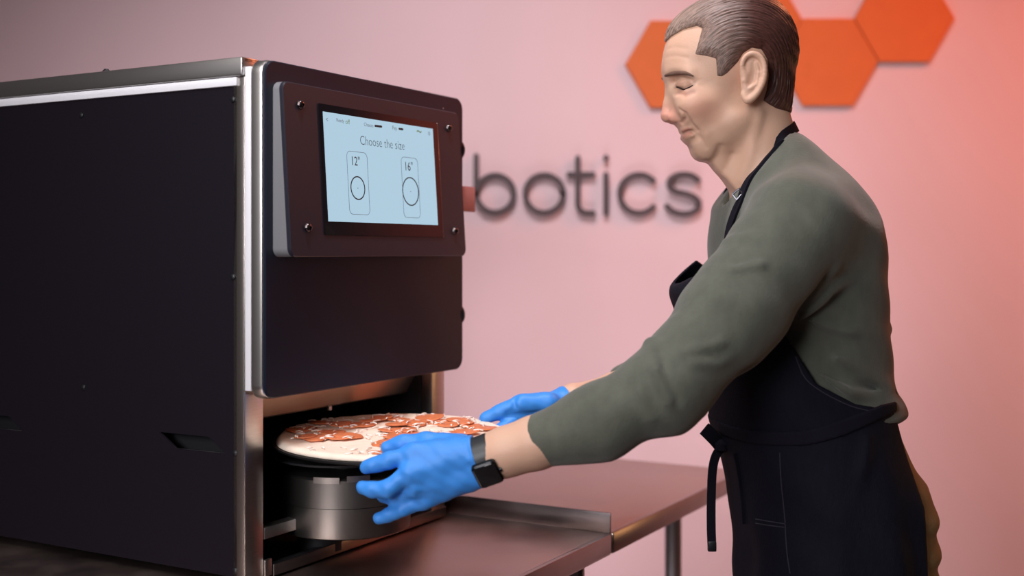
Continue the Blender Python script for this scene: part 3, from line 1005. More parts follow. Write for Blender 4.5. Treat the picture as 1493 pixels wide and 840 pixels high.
hair_side = XZ([(960, 62), (970, 57), (984, 47), (1000, 39), (1018, 36), (1024, 40), (1019, 58), (1013, 79), (1030, 83), (1042, 87), (1044, 112), (1052, 113), (1060, 108),
                (1075, 92), (1082, 80), (1094, 72), (1108, 74), (1118, 88), (1121, 110), (1118, 132), (1113, 146), (1122, 152), (1134, 158), (1160, 162), (1240, 150), (1240, -80), (940, -80)], Y0 - 0.062)
HC = P3(1070, 120, Y0)
def flow(P):
    dx, dz = P[:, 0] - HC[0], P[:, 2] - HC[2]
    return np.hypot(dx, dz), np.arctan2(dz, dx)

def hair_sd(P):
    d = head_core(P)
    up = np.clip((P[:, 2] - P3(0, 112, Y0)[2]) / 0.10, 0, 1)
    bk = np.clip((P[:, 0] - P3(1060, 0, Y0)[0]) / 0.08, 0, 1)
    thick = 0.0028 + 0.007 * up + 0.004 * bk
    r, th = flow(P)
    yy = (P[:, 1] - Y0)
    st = np.sin(yy * 520 + r * 900 + 2.0 * np.sin(th * 3 + r * 70)) * 0.6 + np.sin(r * 1500 + yy * 300 + 1.5 * np.sin(th * 4.0)) * 0.4
    s = poly_sd(P[:, 0], P[:, 2], hair_side)
    thick = thick * np.clip(-s / 0.014, 0.0, 1) ** 0.6 + 0.0004
    d = d - thick - 0.0011 * st * np.clip(up + bk, 0.15, 1) * np.clip(-s / 0.01, 0, 1)
    d = smax(d, s, 0.004)
    d = smax(d, poly_sd(P[:, 0], P[:, 2], sil) - 0.001 - 0.0008 * st, 0.003)
    return d

# torso : rows (photo row, front column, back column, half width)
def loft(P, rows, yaw=0.0, yc=None, Yref=Y0, pw=2.3):
    zs = np.array([P3(0, r[0], Yref)[2] for r in rows])[::-1]
    fx = np.array([P3(r[1], 0, Yref)[0] for r in rows])[::-1]
    bx = np.array([P3(r[2], 0, Yref)[0] for r in rows])[::-1]
    hw = np.array([r[3] for r in rows])[::-1]
    z = np.clip(P[:, 2], zs[0], zs[-1])
    f = np.interp(z, zs, fx); b = np.interp(z, zs, bx); w = np.interp(z, zs, hw)
    cx = (f + b) / 2; a = (b - f) / 2
    cy = Yref if yc is None else np.interp(z, zs, np.array(yc)[::-1])
    dx = P[:, 0] - cx; dy = P[:, 1] - cy
    c, s = math.cos(yaw), math.sin(yaw)
    ex, ey = dx * c - dy * s, dx * s + dy * c
    k = (np.abs(ex / a) ** pw + np.abs(ey / w) ** pw) ** (1 / pw)
    d = (k - 1) * np.minimum(a, w)
    dz = np.maximum(zs[0] - P[:, 2], P[:, 2] - zs[-1])
    return np.where(dz > 0, np.hypot(np.maximum(d, 0), dz), d)

YAW = math.radians(-10)
def smooth_rows(rows, n=5):
    return [tuple(q) for q in smooth_path(rows, n)]
torso_rows = smooth_rows([(196, 1100, 1160, 0.052), (215, 1082, 1180, 0.080), (240, 1068, 1203, 0.112), (275, 1056, 1235, 0.150), (310, 1050, 1254, 0.172), (345, 1047, 1265, 0.180),
              (420, 1044, 1273, 0.174), (500, 1048, 1280, 0.165), (560, 1052, 1287, 0.162), (582, 1054, 1298, 0.168), (596, 1056, 1302, 0.170), (604, 1062, 1292, 0.162)])
lower_rows = smooth_rows([(560, 1050, 1270, 0.145), (600, 1052, 1280, 0.156), (640, 1060, 1292, 0.166), (680, 1070, 1310, 0.172), (715, 1078, 1328, 0.176), (760, 1084, 1336, 0.176), (840, 1090, 1338, 0.174), (900, 1098, 1332, 0.172)])

SL = P3(1165, 328, 1.705); ML = P3(1070, 455, 1.650); EL = P3(972, 566, 1.600); FL = P3(872, 616, 1.598); CL = P3(780, 646, 1.612); WL = P3(716, 668, 1.622)
SR = P3(1190, 335, 2.040); ER = P3(1020, 545, 2.085); FR = P3(925, 572, 2.040); CR = P3(900, 574, 2.025); WR = P3(836, 583, 1.975)

sweat_folds = [  # polyline (col,row,depth), amplitude, width
    ([(946, 500, 1.60), (957, 540, 1.545), (975, 585, 1.540), (990, 622, 1.59)], 0.0075, 0.010),
    ([(985, 470, 1.61), (990, 520, 1.56), (1010, 570, 1.56), (1020, 598, 1.60)], 0.0045, 0.012),
    ([(965, 505, 1.59), (1000, 515, 1.56), (1050, 500, 1.57)], 0.0035, 0.010),
    ([(1010, 530, 1.555), (1050, 530, 1.57), (1085, 500, 1.60)], 0.0035, 0.010),
    ([(930, 530, 1.58), (935, 570, 1.545), (950, 610, 1.55)], 0.0030, 0.010),
    ([(1035, 400, 1.64), (1070, 392, 1.60), (1110, 385, 1.60)], 0.0035, 0.010),
    ([(1040, 350, 1.68), (1080, 345, 1.64), (1120, 350, 1.63)], 0.0025, 0.012),
    ([(1165, 470, 1.68), (1215, 425, 1.68), (1260, 380, 1.74)], 0.0050, 0.012),
    ([(1150, 505, 1.69), (1185, 540, 1.69), (1240, 572, 1.70), (1305, 588, 1.80)], 0.0090, 0.011),
    ([(1160, 480, 1.69), (1215, 520, 1.69), (1290, 565, 1.76)], 0.0055, 0.010),
    ([(1180, 470, 1.69), (1240, 485, 1.70), (1296, 480, 1.80)], 0.0040, 0.010),
    ([(1170, 300, 1.70), (1200, 330, 1.67), (1215, 390, 1.67)], 0.0030, 0.016),
    ([(1150, 215, 1.84), (1165, 250, 1.80), (1175, 290, 1.73)], 0.0025, 0.010),
    ([(1060, 300, 1.78), (1045, 335, 1.75), (1043, 375, 1.72)], 0.0045, 0.010),
]
fold_pts = [([P3(*q) for q in pl], a, w) for pl, a, w in sweat_folds]
sweat_valleys = [
    ([(958, 520, 1.57), (968, 545, 1.54), (985, 585, 1.54)], 0.0026, 0.010),
    ([(1140, 440, 1.64), (1115, 500, 1.63), (1080, 545, 1.61)], 0.0030, 0.012),
    ([(1160, 495, 1.685), (1200, 535, 1.685), (1250, 560, 1.70), (1300, 575, 1.78)], 0.0060, 0.008),
    ([(1150, 470, 1.67), (1175, 430, 1.66), (1210, 375, 1.67)], 0.0040, 0.014),
]
valley_pts = [([P3(*q) for q in pl], a, w) for pl, a, w in sweat_valleys]

def arm_l(P, g=0.0):
    return in_region(P, ALO, AHI, lambda q: arm_l0(q, g), 0.06)
def arm_l0(P, g):
    return chain(P, [SL, ML, EL, FL, CL], [0.074 - g, 0.0665 - g, 0.0540 - g, 0.0455 - g, 0.0365 - g], 0.03)
_ap = np.stack([SL, ML, EL, FL, CL]); ALO, AHI = _ap.min(0) - 0.08, _ap.max(0) + 0.08
_aq = np.stack([SR, ER, FR, CR]); BLO, BHI = _aq.min(0) - 0.08, _aq.max(0) + 0.08
def arm_r(P, g=0.0):
    return in_region(P, BLO, BHI, lambda q: arm_r0(q, g), 0.06)
def arm_r0(P, g):
    return chain(P, [SR, ER, FR, CR], [0.072 - g, 0.052 - g, 0.044 - g, 0.0385 - g], 0.03)

def sweater_sd(P):
    t = loft(P, torso_rows, YAW)
    d = smin(t, arm_l(P), 0.045)
    d = smin(d, arm_r(P), 0.045)
    for pl, a, w in fold_pts:
        d = d - 1.5 * a * np.exp(-(seg_dist(P, pl) / (0.72 * w)) ** 2)
    for pl, a, w in valley_pts:
        d = d + 1.6 * a * np.exp(-(seg_dist(P, pl) / (0.75 * w)) ** 2)
    d = d + 0.0018 * np.sin(P[:, 0] * 61 + P[:, 2] * 37) * np.sin(P[:, 2] * 53 - P[:, 0] * 29 + P[:, 1] * 31)
    nl = (CL - FL) / np.linalg.norm(CL - FL)
    d = smax(d, np.where(P[:, 1] < 1.80, (P - CL) @ nl, -0.1), 0.004)
    nr = (CR - FR) / np.linalg.norm(CR - FR)
    d = smax(d, np.where((P[:, 1] > 1.88) & (P[:, 0] < 0.3), (P - CR) @ nr, -0.1), 0.004)
    # neck opening
    nk = -(head_neck(P) - 0.004)
    d = smax(d, np.where(P[:, 2] > P3(0, 300, Y0)[2], nk, -0.1), 0.004)
    a2 = P3(1161, 178, 1.83); b2 = P3(1062, 296, 1.80)
    ln = np.array((b2[0] - a2[0], b2[2] - a2[2])); ln /= np.linalg.norm(ln)
    side_ = (P[:, 0] - a2[0]) * ln[1] - (P[:, 2] - a2[2]) * ln[0]      # > 0 left of the collar line
    d = smax(d, np.where(P[:, 2] > P3(0, 318, Y0)[2], side_, -0.1), 0.004)
    return d

def head_neck(P):
    Q = P.copy(); Q[:, 1] = np.abs(P[:, 1] - Y0)
    d = rc(Q, H(1098, 140), H(1126, 300), 0.055, 0.062)
    return smin(d, rc(Q, H(1050, 222), H(1082, 280), 0.027, 0.030), 0.02)

# hands ------------------------------------------------------------
def hand_l(P, g=0.0):
    Wt = P3(712, 657, 1.625); Wb = P3(708, 684, 1.628)
    mi, mm, mr_, mp_ = P3(603, 661, 1.634), P3(600, 688, 1.624), P3(608, 710, 1.628), P3(621, 728, 1.638)
    d = rc(P, Wt, mi, 0.0215 - g, 0.0150 - g)
    for a, b, r1, r2 in ((Wt, mm, .0205, .0145), (Wb, mr_, .0205, .0140), (Wb, mp_, .0205, .0130), (P3(680, 690, 1.64), mm, .020, .013)):
        d = smin(d, rc(P, a, b, r1 - g, r2 - g), 0.012)
    # fingers
    idx = [mi, P3(566, 672, 1.634), P3(545, 678, 1.638), P3(535, 681, 1.641)]
    mid = [mm, P3(566, 713, 1.622), P3(543, 714, 1.630), P3(530, 711, 1.636)]
    rin = [mr_, P3(578, 726, 1.648), P3(560, 722, 1.668), P3(553, 712, 1.680)]
    pin = [mp_, P3(588, 742, 1.640), P3(566, 751, 1.646), P3(553, 756, 1.649)]
    thb = [P3(672, 652, 1.645), P3(624, 645, 1.660), P3(588, 647, 1.666), P3(565, 653, 1.669)]
    for ch_, rr_ in ((idx, (.0128, .0118, .0108, .0095)), (mid, (.0130, .0120, .0112, .0098)), (rin, (.0125, .0115, .0105, .0095)), (pin, (.0118, .0104, .0096, .0086)),):
        d = smin(d, chain(P, ch_, [r - g for r in rr_], 0.003), 0.0065)
    d = smin(d, chain(P, thb, (.0185 - g, .0140 - g, .0120 - g, .0100 - g), 0.006), 0.009)
    # forearm stub
    d = smin(d, rc(P, P3(712, 669, 1.625), WL, 0.0270 - g, 0.0275 - g), 0.012)
    return d
def hand_r(P, g=0.0):
    W = WR
    mi, mm, mr_, mp_ = P3(766, 600, 1.945), P3(762, 608, 1.965), P3(764, 612, 1.985), P3(770, 613, 2.003)
    d = rc(P, W, mi, 0.0235 - g, 0.0160 - g)
    for b, r2 in ((mm, .0150), (mr_, .0145), (mp_, .0130)):
        d = smin(d, rc(P, W, b, 0.0225 - g, r2 - g), 0.012)
    d = smin(d, ell(P, P3(785, 590, 1.945), (0.028, 0.016, 0.018)) + g, 0.012)
    idx = [mi, P3(735, 625, 1.925), P3(712, 636, 1.915), P3(702, 638, 1.910)]
    mid = [mm, P3(730, 628, 1.945), P3(706, 638, 1.935), P3(695, 640, 1.930)]
    rin = [mr_, P3(732, 628, 1.965), P3(709, 637, 1.955), P3(699, 639, 1.950)]
    pin = [mp_, P3(742, 626, 1.985), P3(722, 634, 1.978), P3(713, 636, 1.975)]
    thb = [P3(800, 588, 1.940), P3(760, 589, 1.935), P3(731, 600, 1.935), P3(707, 610, 1.935)]
    for ch_, rr_ in ((idx, (.0125, .0115, .0105, .0095)), (mid, (.0125, .0115, .0105, .0095)), (rin, (.0120, .0110, .0100, .0090)), (pin, (.0110, .0100, .0092, .0082))):
        d = smin(d, chain(P, ch_, [r - g for r in rr_], 0.003), 0.006)
    d = smin(d, chain(P, thb, (.0180 - g, .0150 - g, .0120 - g, .0095 - g), 0.006), 0.006)
    return d
def forearm_skin(P):
    d = chain(P, [FL, CL, P3(735, 660, 1.620), WL], [0.036, 0.0325, 0.0300, 0.0268], 0.02)
    return np.minimum(d, chain(P, [FR, CR, WR], [0.036, 0.0325, 0.0255], 0.02))

HIP = P3(1215, 760, Y0)
def leg_pts(s):                  # s = -1 near leg
    yy = 1.885 + s * 0.095
    return [np.array((HIP[0] - 0.005, yy, 0.93)), np.array((HIP[0] - 0.025, yy + s * 0.01, 0.50)), np.array((HIP[0] + 0.02, yy + s * 0.012, 0.085))]
def shoes_sd_one(P, s):
    a = leg_pts(s)[2]
    heel = a + np.array((0.045, 0, -0.035)); toe = a + np.array((-0.165, s * 0.012, -0.045))
    d = chain(P, [heel, a + np.array((-0.06, 0, -0.035)), toe], [0.042, 0.043, 0.036], 0.02)
    d = smin(d, rc(P, a + np.array((0.02, 0, 0.03)), a + np.array((0.015, 0, -0.03)), 0.044, 0.042), 0.03)
    return smax(d, -P[:, 2] + 0.001, 0.004)
def legs_sd(P, r0=0.088, r1=0.064, r2=0.048):
    d = None
    for s in (-1, 1):
        e = chain(P, leg_pts(s), [r0, r1, r2], 0.04)
        d = e if d is None else np.minimum(d, e)
    return d

hlo, hhi = np.array((0.20, 1.75, 1.40)), np.array((0.47, 1.99, 1.79))
def body_sd(P):
    d = loft(P, torso_rows, YAW) + 0.022
    d = smin(d, loft(P, lower_rows, YAW) + 0.022, 0.04)
    d = smin(d, arm_l(P, 0.012), 0.03)
    d = smin(d, arm_r(P, 0.012), 0.03)
    nl = (CL - FL) / np.linalg.norm(CL - FL)
    d = smin(d, forearm_skin(P), 0.012)
    d = smin(d, legs_sd(P, 0.080, 0.056, 0.040), 0.03)
    for s in (-1, 1):
        a = leg_pts(s)[2]
        d = smin(d, rc(P, a + np.array((0.03, 0, -0.04)), a + np.array((-0.14, s * 0.01, -0.052)), 0.030, 0.022), 0.03)
    d = smin(d, in_region(P, (-0.25, 1.60, 0.98), (0.02, 1.72, 1.16), lambda q: hand_l(q, 0.003)), 0.008)
    d = smin(d, in_region(P, (-0.08, 1.88, 1.02), (0.13, 2.03, 1.18), lambda q: hand_r(q, 0.003)), 0.008)
    hd = in_region(P, hlo, hhi, head_sd)
    d = smin(d, hd, 0.01)
    return d

# ------------------------------------------------------------------ figure: materials
M_skin = mat('skin', lin((205, 160, 130)), 0.48, attr='Col', sss=0.12, bump=0.12, bscale=420, spec=0.4)
M_sweat = mat('olive_knit', lin((88, 90, 80)), 0.88, bump=0.35, bscale=420, var=0.10, vscale=60, sheen=0.25, stretch=(1, 1, 0.6), spec=0.2)
M_apron = mat('dark_denim', (0.0060, 0.0058, 0.0120), 0.8, bump=0.4, bscale=650, var=0.18, vscale=200, stretch=(1, 1, 0.3), spec=0.15)
M_strap = mat('apron_strap_cotton', (0.0075, 0.0066, 0.0125), 0.85, bump=0.3, bscale=500, spec=0.15)
M_glove = mat('blue_nitrile', lin((58, 138, 224)), 0.5, sss=0.05, bump=0.06, bscale=240, spec=0.4)
M_khaki = mat('khaki_cotton', lin((142, 126, 92)), 0.85, bump=0.3, bscale=400, var=0.08, vscale=30, spec=0.2)
M_shoe = mat('brown_leather', lin((70, 45, 32)), 0.5)
M_lash = mat('lash_dark', lin((50, 34, 30)), 0.6)
M_brow = mat('brow_hair', lin((108, 78, 64)), 0.7, bump=0.5, bscale=500, stretch=(1, 1, 4))
M_watch = mat('watch_case', (0.012, 0.012, 0.014), 0.25, 0.6)
M_wglass = mat('watch_glass', (0.008, 0.008, 0.010), 0.05, spec=0.7)
M_wband = mat('watch_band', (0.020, 0.021, 0.024), 0.42)
M_buckle = mat('buckle_metal', (0.4, 0.4, 0.45), 0.3, 1.0)

def hair_material():
    m = bpy.data.materials.new('combed_hair')
    m.use_nodes = True
    nt = m.node_tree; b = nt.nodes['Principled BSDF']
    b.inputs['Roughness'].default_value = 0.42
    b.inputs['Specular IOR Level'].default_value = 0.45
    at = nt.nodes.new('ShaderNodeAttribute'); at.attribute_name = 'Col'      # comb direction coordinates
    nz = nt.nodes.new('ShaderNodeTexNoise'); nz.inputs['Scale'].default_value = 1.0; nz.inputs['Detail'].default_value = 3
    nt.links.new(at.outputs['Vector'], nz.inputs['Vector'])
    tc = nt.nodes.new('ShaderNodeTexCoord')
    sx = nt.nodes.new('ShaderNodeSeparateXYZ'); nt.links.new(tc.outputs['Object'], sx.inputs[0])
    mr = nt.nodes.new('ShaderNodeMapRange')
    mr.inputs['From Min'].default_value = P3(985, 0, Y0)[0] - BASE[0]; mr.inputs['From Max'].default_value = P3(1085, 0, Y0)[0] - BASE[0]
    nt.links.new(sx.outputs['X'], mr.inputs['Value'])
    base = nt.nodes.new('ShaderNodeMix'); base.data_type = 'RGBA'
    base.inputs[6].default_value = (*lin((148, 124, 112)), 1); base.inputs[7].default_value = (*lin((76, 45, 39)), 1)  # greying front to brown back, with some lighting put into the ramp
    nt.links.new(mr.outputs['Result'], base.inputs[0])
    r2 = nt.nodes.new('ShaderNodeMapRange')
    r2.inputs['From Min'].default_value = 0.32; r2.inputs['From Max'].default_value = 0.68; r2.inputs['To Min'].default_value = 0.55; r2.inputs['To Max'].default_value = 1.5
    nt.links.new(nz.outputs['Fac'], r2.inputs['Value'])
    sc = nt.nodes.new('ShaderNodeVectorMath'); sc.operation = 'SCALE'
    nt.links.new(base.outputs[2], sc.inputs[0]); nt.links.new(r2.outputs['Result'], sc.inputs['Scale'])
    nt.links.new(sc.outputs['Vector'], b.inputs['Base Color'])
    bp = nt.nodes.new('ShaderNodeBump'); bp.inputs['Strength'].default_value = 0.7; bp.inputs['Distance'].default_value = 0.0015
    nt.links.new(nz.outputs['Fac'], bp.inputs['Height']); nt.links.new(bp.outputs['Normal'], b.inputs['Normal'])
    return m
M_hair = hair_material()

# ------------------------------------------------------------------ figure: meshes
bv, bq = mesh_sdf(body_sd, None, None, None, axes=[
    axis([(-0.28, 0.004), (0.215, 0.0012), (0.32, 0.0018), (0.40, 0.0024), (0.475, 0.006), (0.84, 0)]),
    axis([(1.50, 0.004), (1.765, 0.0014), (1.88, 0.0035), (2.0, 0.006), (2.22, 0)]),
    axis([(-0.01, 0.012), (0.98, 0.0035), (1.20, 0.007), (1.43, 0.0030), (1.485, 0.0013), (1.66, 0.0025), (1.80, 0)])])
# skin colours: lips, cheeks, nose, stubble shadow; plus painted crease shade at the mouth
Qh = bv.copy(); Qh[:, 1] = np.abs(bv[:, 1] - Y0)
skin = np.tile(np.array(lin((210, 168, 144))), (len(bv), 1))
def blend(m, c, amt):
    global skin
    w = (np.clip(m, 0, 1) * amt)[:, None]
    skin = skin * (1 - w) + np.array(lin(c)) * w
inhead = bv[:, 2] > 1.42
def paint(pl, w, c, amt, p=2):
    blend(np.exp(-(seg_dist(Qh, face_line(pl)) / w) ** p) * inhead, c, amt)
paint([(968, 165), (978, 172)], 0.016, (214, 138, 122), 0.6)
paint([(1015, 158), (1030, 162)], 0.020, (212, 146, 124), 0.5)
paint([(1002, 205), (1020, 225), (1055, 195)], 0.018, (178, 142, 120), 0.5)
paint([(993, 192.8), (999, 190), (1005, 188.2)], 0.0034, (184, 108, 98), 0.6, 4)
paint([(995, 200.5), (1002, 197.2), (1007, 195.2)], 0.0036, (188, 112, 100), 0.6, 4)
paint([(991.5, 197), (998, 193.6), (1004, 191.2), (1010, 192.5)], 0.0020, (104, 56, 50), 0.8)  # shade of the mouth crease painted as a dark line
paint([(985, 126), (991, 128.8), (997, 129.4), (1006, 125.5)], 0.0030, (120, 78, 66), 0.7)
paint([(989, 134), (1000, 137), (1010, 133)], 0.005, (182, 128, 110), 0.6)
paint([(990, 122), (998, 120), (1005, 121)], 0.004, (196, 146, 124), 0.5)
paint([(972, 110), (985, 109), (1000, 109), (1010, 113)], 0.0032, (128, 92, 76), 0.6)
paint([(1088, 112), (1096, 118)], 0.012, (212, 140, 118), 0.5)
person = np_obj('person', bv, bq, M_skin, None, skin)
person.location = BASE
tag(person, 'man in olive sweater, dark apron and blue gloves leaning to hold the pizza', 'person')

hv, hq = mesh_sdf(hair_sd, hlo - 0.03, hhi + 0.03, 0.0014)
r_, t_ = flow(hv)
np_obj('hair', hv, hq, M_hair, person, np.stack([r_ * 620, t_ * 3.0, (hv[:, 1] - Y0) * 420], 1))['label'] = 'short combed-back brown hair greying at the temple'

sv, sq = mesh_sdf(sweater_sd, (0.0, 1.48, 1.04), (0.66, 2.20, 1.56), 0.0030, band=2.2)
sv = relax(sv, sq, 1, 0.4)
np_obj('sweater', sv, sq, M_sweat, person)['label'] = 'olive green knit sweater'

for f_, nm, lo_, hi_, cut, nrm in (
        (hand_l, 'glove', (-0.25, 1.58, 0.98), (0.02, 1.73, 1.16), P3(697, 668, 1.625), (P3(730, 661, 1.62) - P3(690, 673, 1.625))),
        (hand_r, 'glove', (-0.08, 1.86, 1.02), (0.14, 2.05, 1.18), P3(823, 583, 1.972), (P3(850, 580, 1.985) - P3(800, 590, 1.96)))):
    nrm = nrm / np.linalg.norm(nrm)
    def gs(P, f_=f_, cut=cut, nrm=nrm):
        d = f_(P)
        d = d + 0.0006 * np.sin(P[:, 0] * 210 + P[:, 2] * 160) * np.sin(P[:, 2] * 190 - P[:, 1] * 140)
        ax = (P - cut) @ nrm
        d = d - 0.0012 * np.exp(-(ax / 0.003) ** 2)
        if f_ is hand_l:
            for pl, a, w in GLF: d = d + a * np.exp(-(seg_dist(P, pl) / w) ** 2)
        else:
            for pl, a, w in GRF: d = d + a * np.exp(-(seg_dist(P, pl) / w) ** 2)
        return smax(d, ax, 0.002)
    GLF = [([P3(605, 700, 1.60), P3(625, 715, 1.60), P3(640, 712, 1.60), P3(665, 705, 1.60)], 0.0022, 0.005),
           ([P3(612, 722, 1.615), P3(632, 726, 1.61), P3(655, 716, 1.60)], 0.0022, 0.005),
           ([P3(600, 674, 1.61), P3(625, 678, 1.60)], 0.0018, 0.005),
           ([P3(648, 690, 1.60), P3(672, 682, 1.60), P3(690, 668, 1.60)], -0.0014, 0.005)]
    GRF = [([P3(752, 580, 1.93), P3(750, 596, 1.92), P3(742, 604, 1.92)], 0.0030, 0.005),
           ([P3(742, 604, 1.92), P3(765, 606, 1.925), P3(785, 600, 1.93)], 0.0028, 0.005)]
    gv, gq = mesh_sdf(gs, lo_, hi_, 0.0018)
    np_obj(nm, gv, gq, M_glove, person)['label'] = 'blue nitrile glove'

# apron --------------------------------------------------------------
apron_rows = smooth_rows([(360, 1004, 1240, 0.145), (400, 990, 1262, 0.158), (426, 980, 1274, 0.164), (455, 990, 1280, 0.168), (500, 1008, 1286, 0.172), (560, 1030, 1292, 0.174), (600, 1043, 1294, 0.176),
              (640, 1054, 1304, 0.181), (680, 1064, 1320, 0.185), (715, 1073, 1336, 0.188), (760, 1080, 1344, 0.189), (840, 1086, 1346, 0.188), (1000, 1092, 1344, 0.188), (1260, 1096, 1338, 0.188)])
apron_mask = XZ([(900, 470), (974, 426), (1036, 380)], 1.84) + XZ([(1085, 400), (1110, 440), (1150, 505), (1182, 556), (1240, 586), (1306, 598), (1318, 640), (1331, 690), (1343, 740), (1346, 840), (1340, 1240), (850, 1240)], 1.73)
def apron_shape(P):
    d = loft(P, apron_rows, YAW)
    lowz = np.clip((P3(0, 640, Y0)[2] - P[:, 2]) / 0.2, 0, 1)
    d = d + 0.004 * lowz * np.sin(P[:, 0] * 70 + P[:, 1] * 55 + 0.8 * np.sin(P[:, 2] * 14)) + 0.0012 * np.sin(P[:, 2] * 60 + P[:, 0] * 45)
    for pl, a, w in APF: d = d - a * np.exp(-(seg_dist(P, pl) / w) ** 2)
    return d
APF = [([P3(*q) for q in pl], a, w) for pl, a, w in (
    ([(1060, 640, 1.74), (1100, 690, 1.70), (1110, 760, 1.69)], 0.004, 0.010),
    ([(1180, 650, 1.66), (1190, 720, 1.66), (1170, 800, 1.66)], 0.004, 0.014),
    ([(1270, 640, 1.69), (1255, 720, 1.67), (1225, 790, 1.66)], 0.004, 0.012))]
def apron_sd(P):
    d = apron_shape(P)
    d = np.abs(d + 0.003) - 0.0036
    return smax(d, poly_sd(P[:, 0], P[:, 2], apron_mask), 0.002)
av, aq = mesh_sdf(apron_sd, (0.20, 1.62, 0.42), (0.69, 2.10, 1.40), 0.0034, band=2.0)
apron = np_obj('apron', av, aq, M_apron, person)
apron['label'] = 'dark navy denim bib apron'
band_mask = XZ([(1030, 632), (1060, 637), (1110, 636), (1170, 628), (1230, 610), (1290, 592), (1320, 590), (1320, 604), (1290, 612), (1235, 632), (1175, 650), (1110, 658), (1060, 658), (1030, 652)], 1.70)
def band_sd(P):
    d = apron_shape(P)
    d = np.abs(d - 0.0002) - 0.0028
    return smax(d, poly_sd(P[:, 0], P[:, 2], band_mask), 0.0015)
wv, wq = mesh_sdf(band_sd, (0.20, 1.62, 1.02), (0.69, 2.10, 1.16), 0.0028, band=2.0)
np_obj('waist_tie', wv, wq, M_strap, apron)
# pocket seams laid on the apron surface
bvh = BVHTree.FromPolygons([tuple(v) for v in av], [tuple(q) for q in aq])
def on_apron(px, py):
    d = Vector(P3(px, py, 1.0) - np.array((0, 0, CZ))).normalized()
    hit = bvh.ray_cast(Vector((0, 0, CZ)), d)
    return None if hit[0] is None else hit[0] + hit[1] * 0.0003
M_seam = mat('stitch_thread', lin((44, 40, 52)), 0.8)
for pl in ([(1137, 660), (1139, 700), (1143, 740), (1145, 762)], [(1102, 757), (1120, 760), (1145, 764)], [(1145, 764), (1147, 800), (1152, 836)],
           [(1102, 763), (1120, 766), (1144, 769)], [(1160, 520), (1180, 558), (1240, 592), (1300, 604)]):
    pts = [on_apron(*q) for q in smooth_path(pl, 6)]
    pts = [p for p in pts if p is not None and p[1] < 1.9]
    if len(pts) > 3:
        bm = bmesh.new(); tube(bm, pts, 0.0009, 5)
        off_obj('seam', bm, M_seam, apron)
# neck strap with slider, knot and hanging ties
swb = BVHTree.FromPolygons([tuple(v) for v in np.concatenate([sv, bv])], [tuple(q) for q in np.concatenate([sq, bq + len(sv)])])
neck_pts = []
for px, py, Yg in ((1156, 186, 1.868), (1151, 189, 1.845), (1143, 197, 1.82), (1131, 210, 1.80), (1117, 227, 1.795), (1104, 244, 1.79), (1092, 261, 1.79), (1080, 277, 1.79), (1070, 291, 1.79), (1060, 310, 1.80), (1053, 340, 1.82), (1048, 375, 1.82), (1040, 400, 1.82)):
    q = Vector(P3(px, py, Yg))
    r = swb.find_nearest(q)
    neck_pts.append((np.array(r[0] + r[1] * 0.002), np.array(r[1])))
for s_ in (1, -1):
    pts = smooth_path([np.array((p[0], Y0 + (p[1] - Y0) * s_, p[2])) for p, n_ in neck_pts], 4)
    nn = smooth_path([np.array((n_[0], n_[1] * s_, n_[2])) for p, n_ in neck_pts], 4)
    sd = []
    for i, p in enumerate(pts):
        t = pts[min(i + 1, len(pts) - 1)] - pts[max(i - 1, 0)]
        sd.append(tuple(np.cross(t, nn[i])))
    bm = bmesh.new()
    strap(bm, pts, 0.0165, 0.004, sd)
    off_obj('neck_strap', bm, M_strap, apron, True, 40)
bm = bmesh.new()
tube(bm, [P3(1068, 283, 1.795), P3(1078, 275, 1.790), P3(1083, 282, 1.790), P3(1074, 291, 1.793), P3(1068, 283, 1.795)], 0.0018, 8)
off_obj('strap_slider', bm, M_buckle, apron)
bm = bmesh.new()
strap(bm, smooth_path([P3(1052, 652, 1.868), P3(1042, 640, 1.862), P3(1027, 625, 1.858)], 4), 0.021, 0.004, (0.6, 0.2, 0.75))
off_obj('bow_tail', bm, M_strap, apron, True, 40)
bm = bmesh.new()
strap(bm, smooth_path([P3(1056, 650, 1.868), P3(1045, 662, 1.862), P3(1039, 685, 1.860), P3(1037, 730, 1.860), P3(1037, 770, 1.860), P3(1038, 796, 1.860)], 5), [0.010] * 3 + [0.0135] * 23, 0.003, (1, 0.15, 0))
off_obj('hanging_tie', bm, M_strap, apron, True, 40)
bm = bmesh.new(); add_box(bm, P3(1032.5, 805, 1.855), P3(1043.5, 788, 1.864), 0.0015)
off_obj('tie_end', bm, M_black, apron)
bm = bmesh.new()
a = P3(1053, 650, 1.864)
lathe(bm, [(0.004, -0.010), (0.012, -0.006), (0.013, 0.004), (0.005, 0.010)], tuple(a), n=14)
off_obj('tie_knot', bm, M_strap, apron)
bm = bmesh.new()
pts = [on_apron(*q) for q in smooth_path([(1072, 660), (1078, 690), (1083, 730), (1085, 762)], 5)]
pts = [p + Vector((0, -0.004, 0)) for p in pts if p is not None]
if len(pts) > 3:
    strap(bm, pts, 0.008, 0.003, (1, 0.3, 0)); off_obj('hanging_tie', bm, M_strap, apron, True, 40)

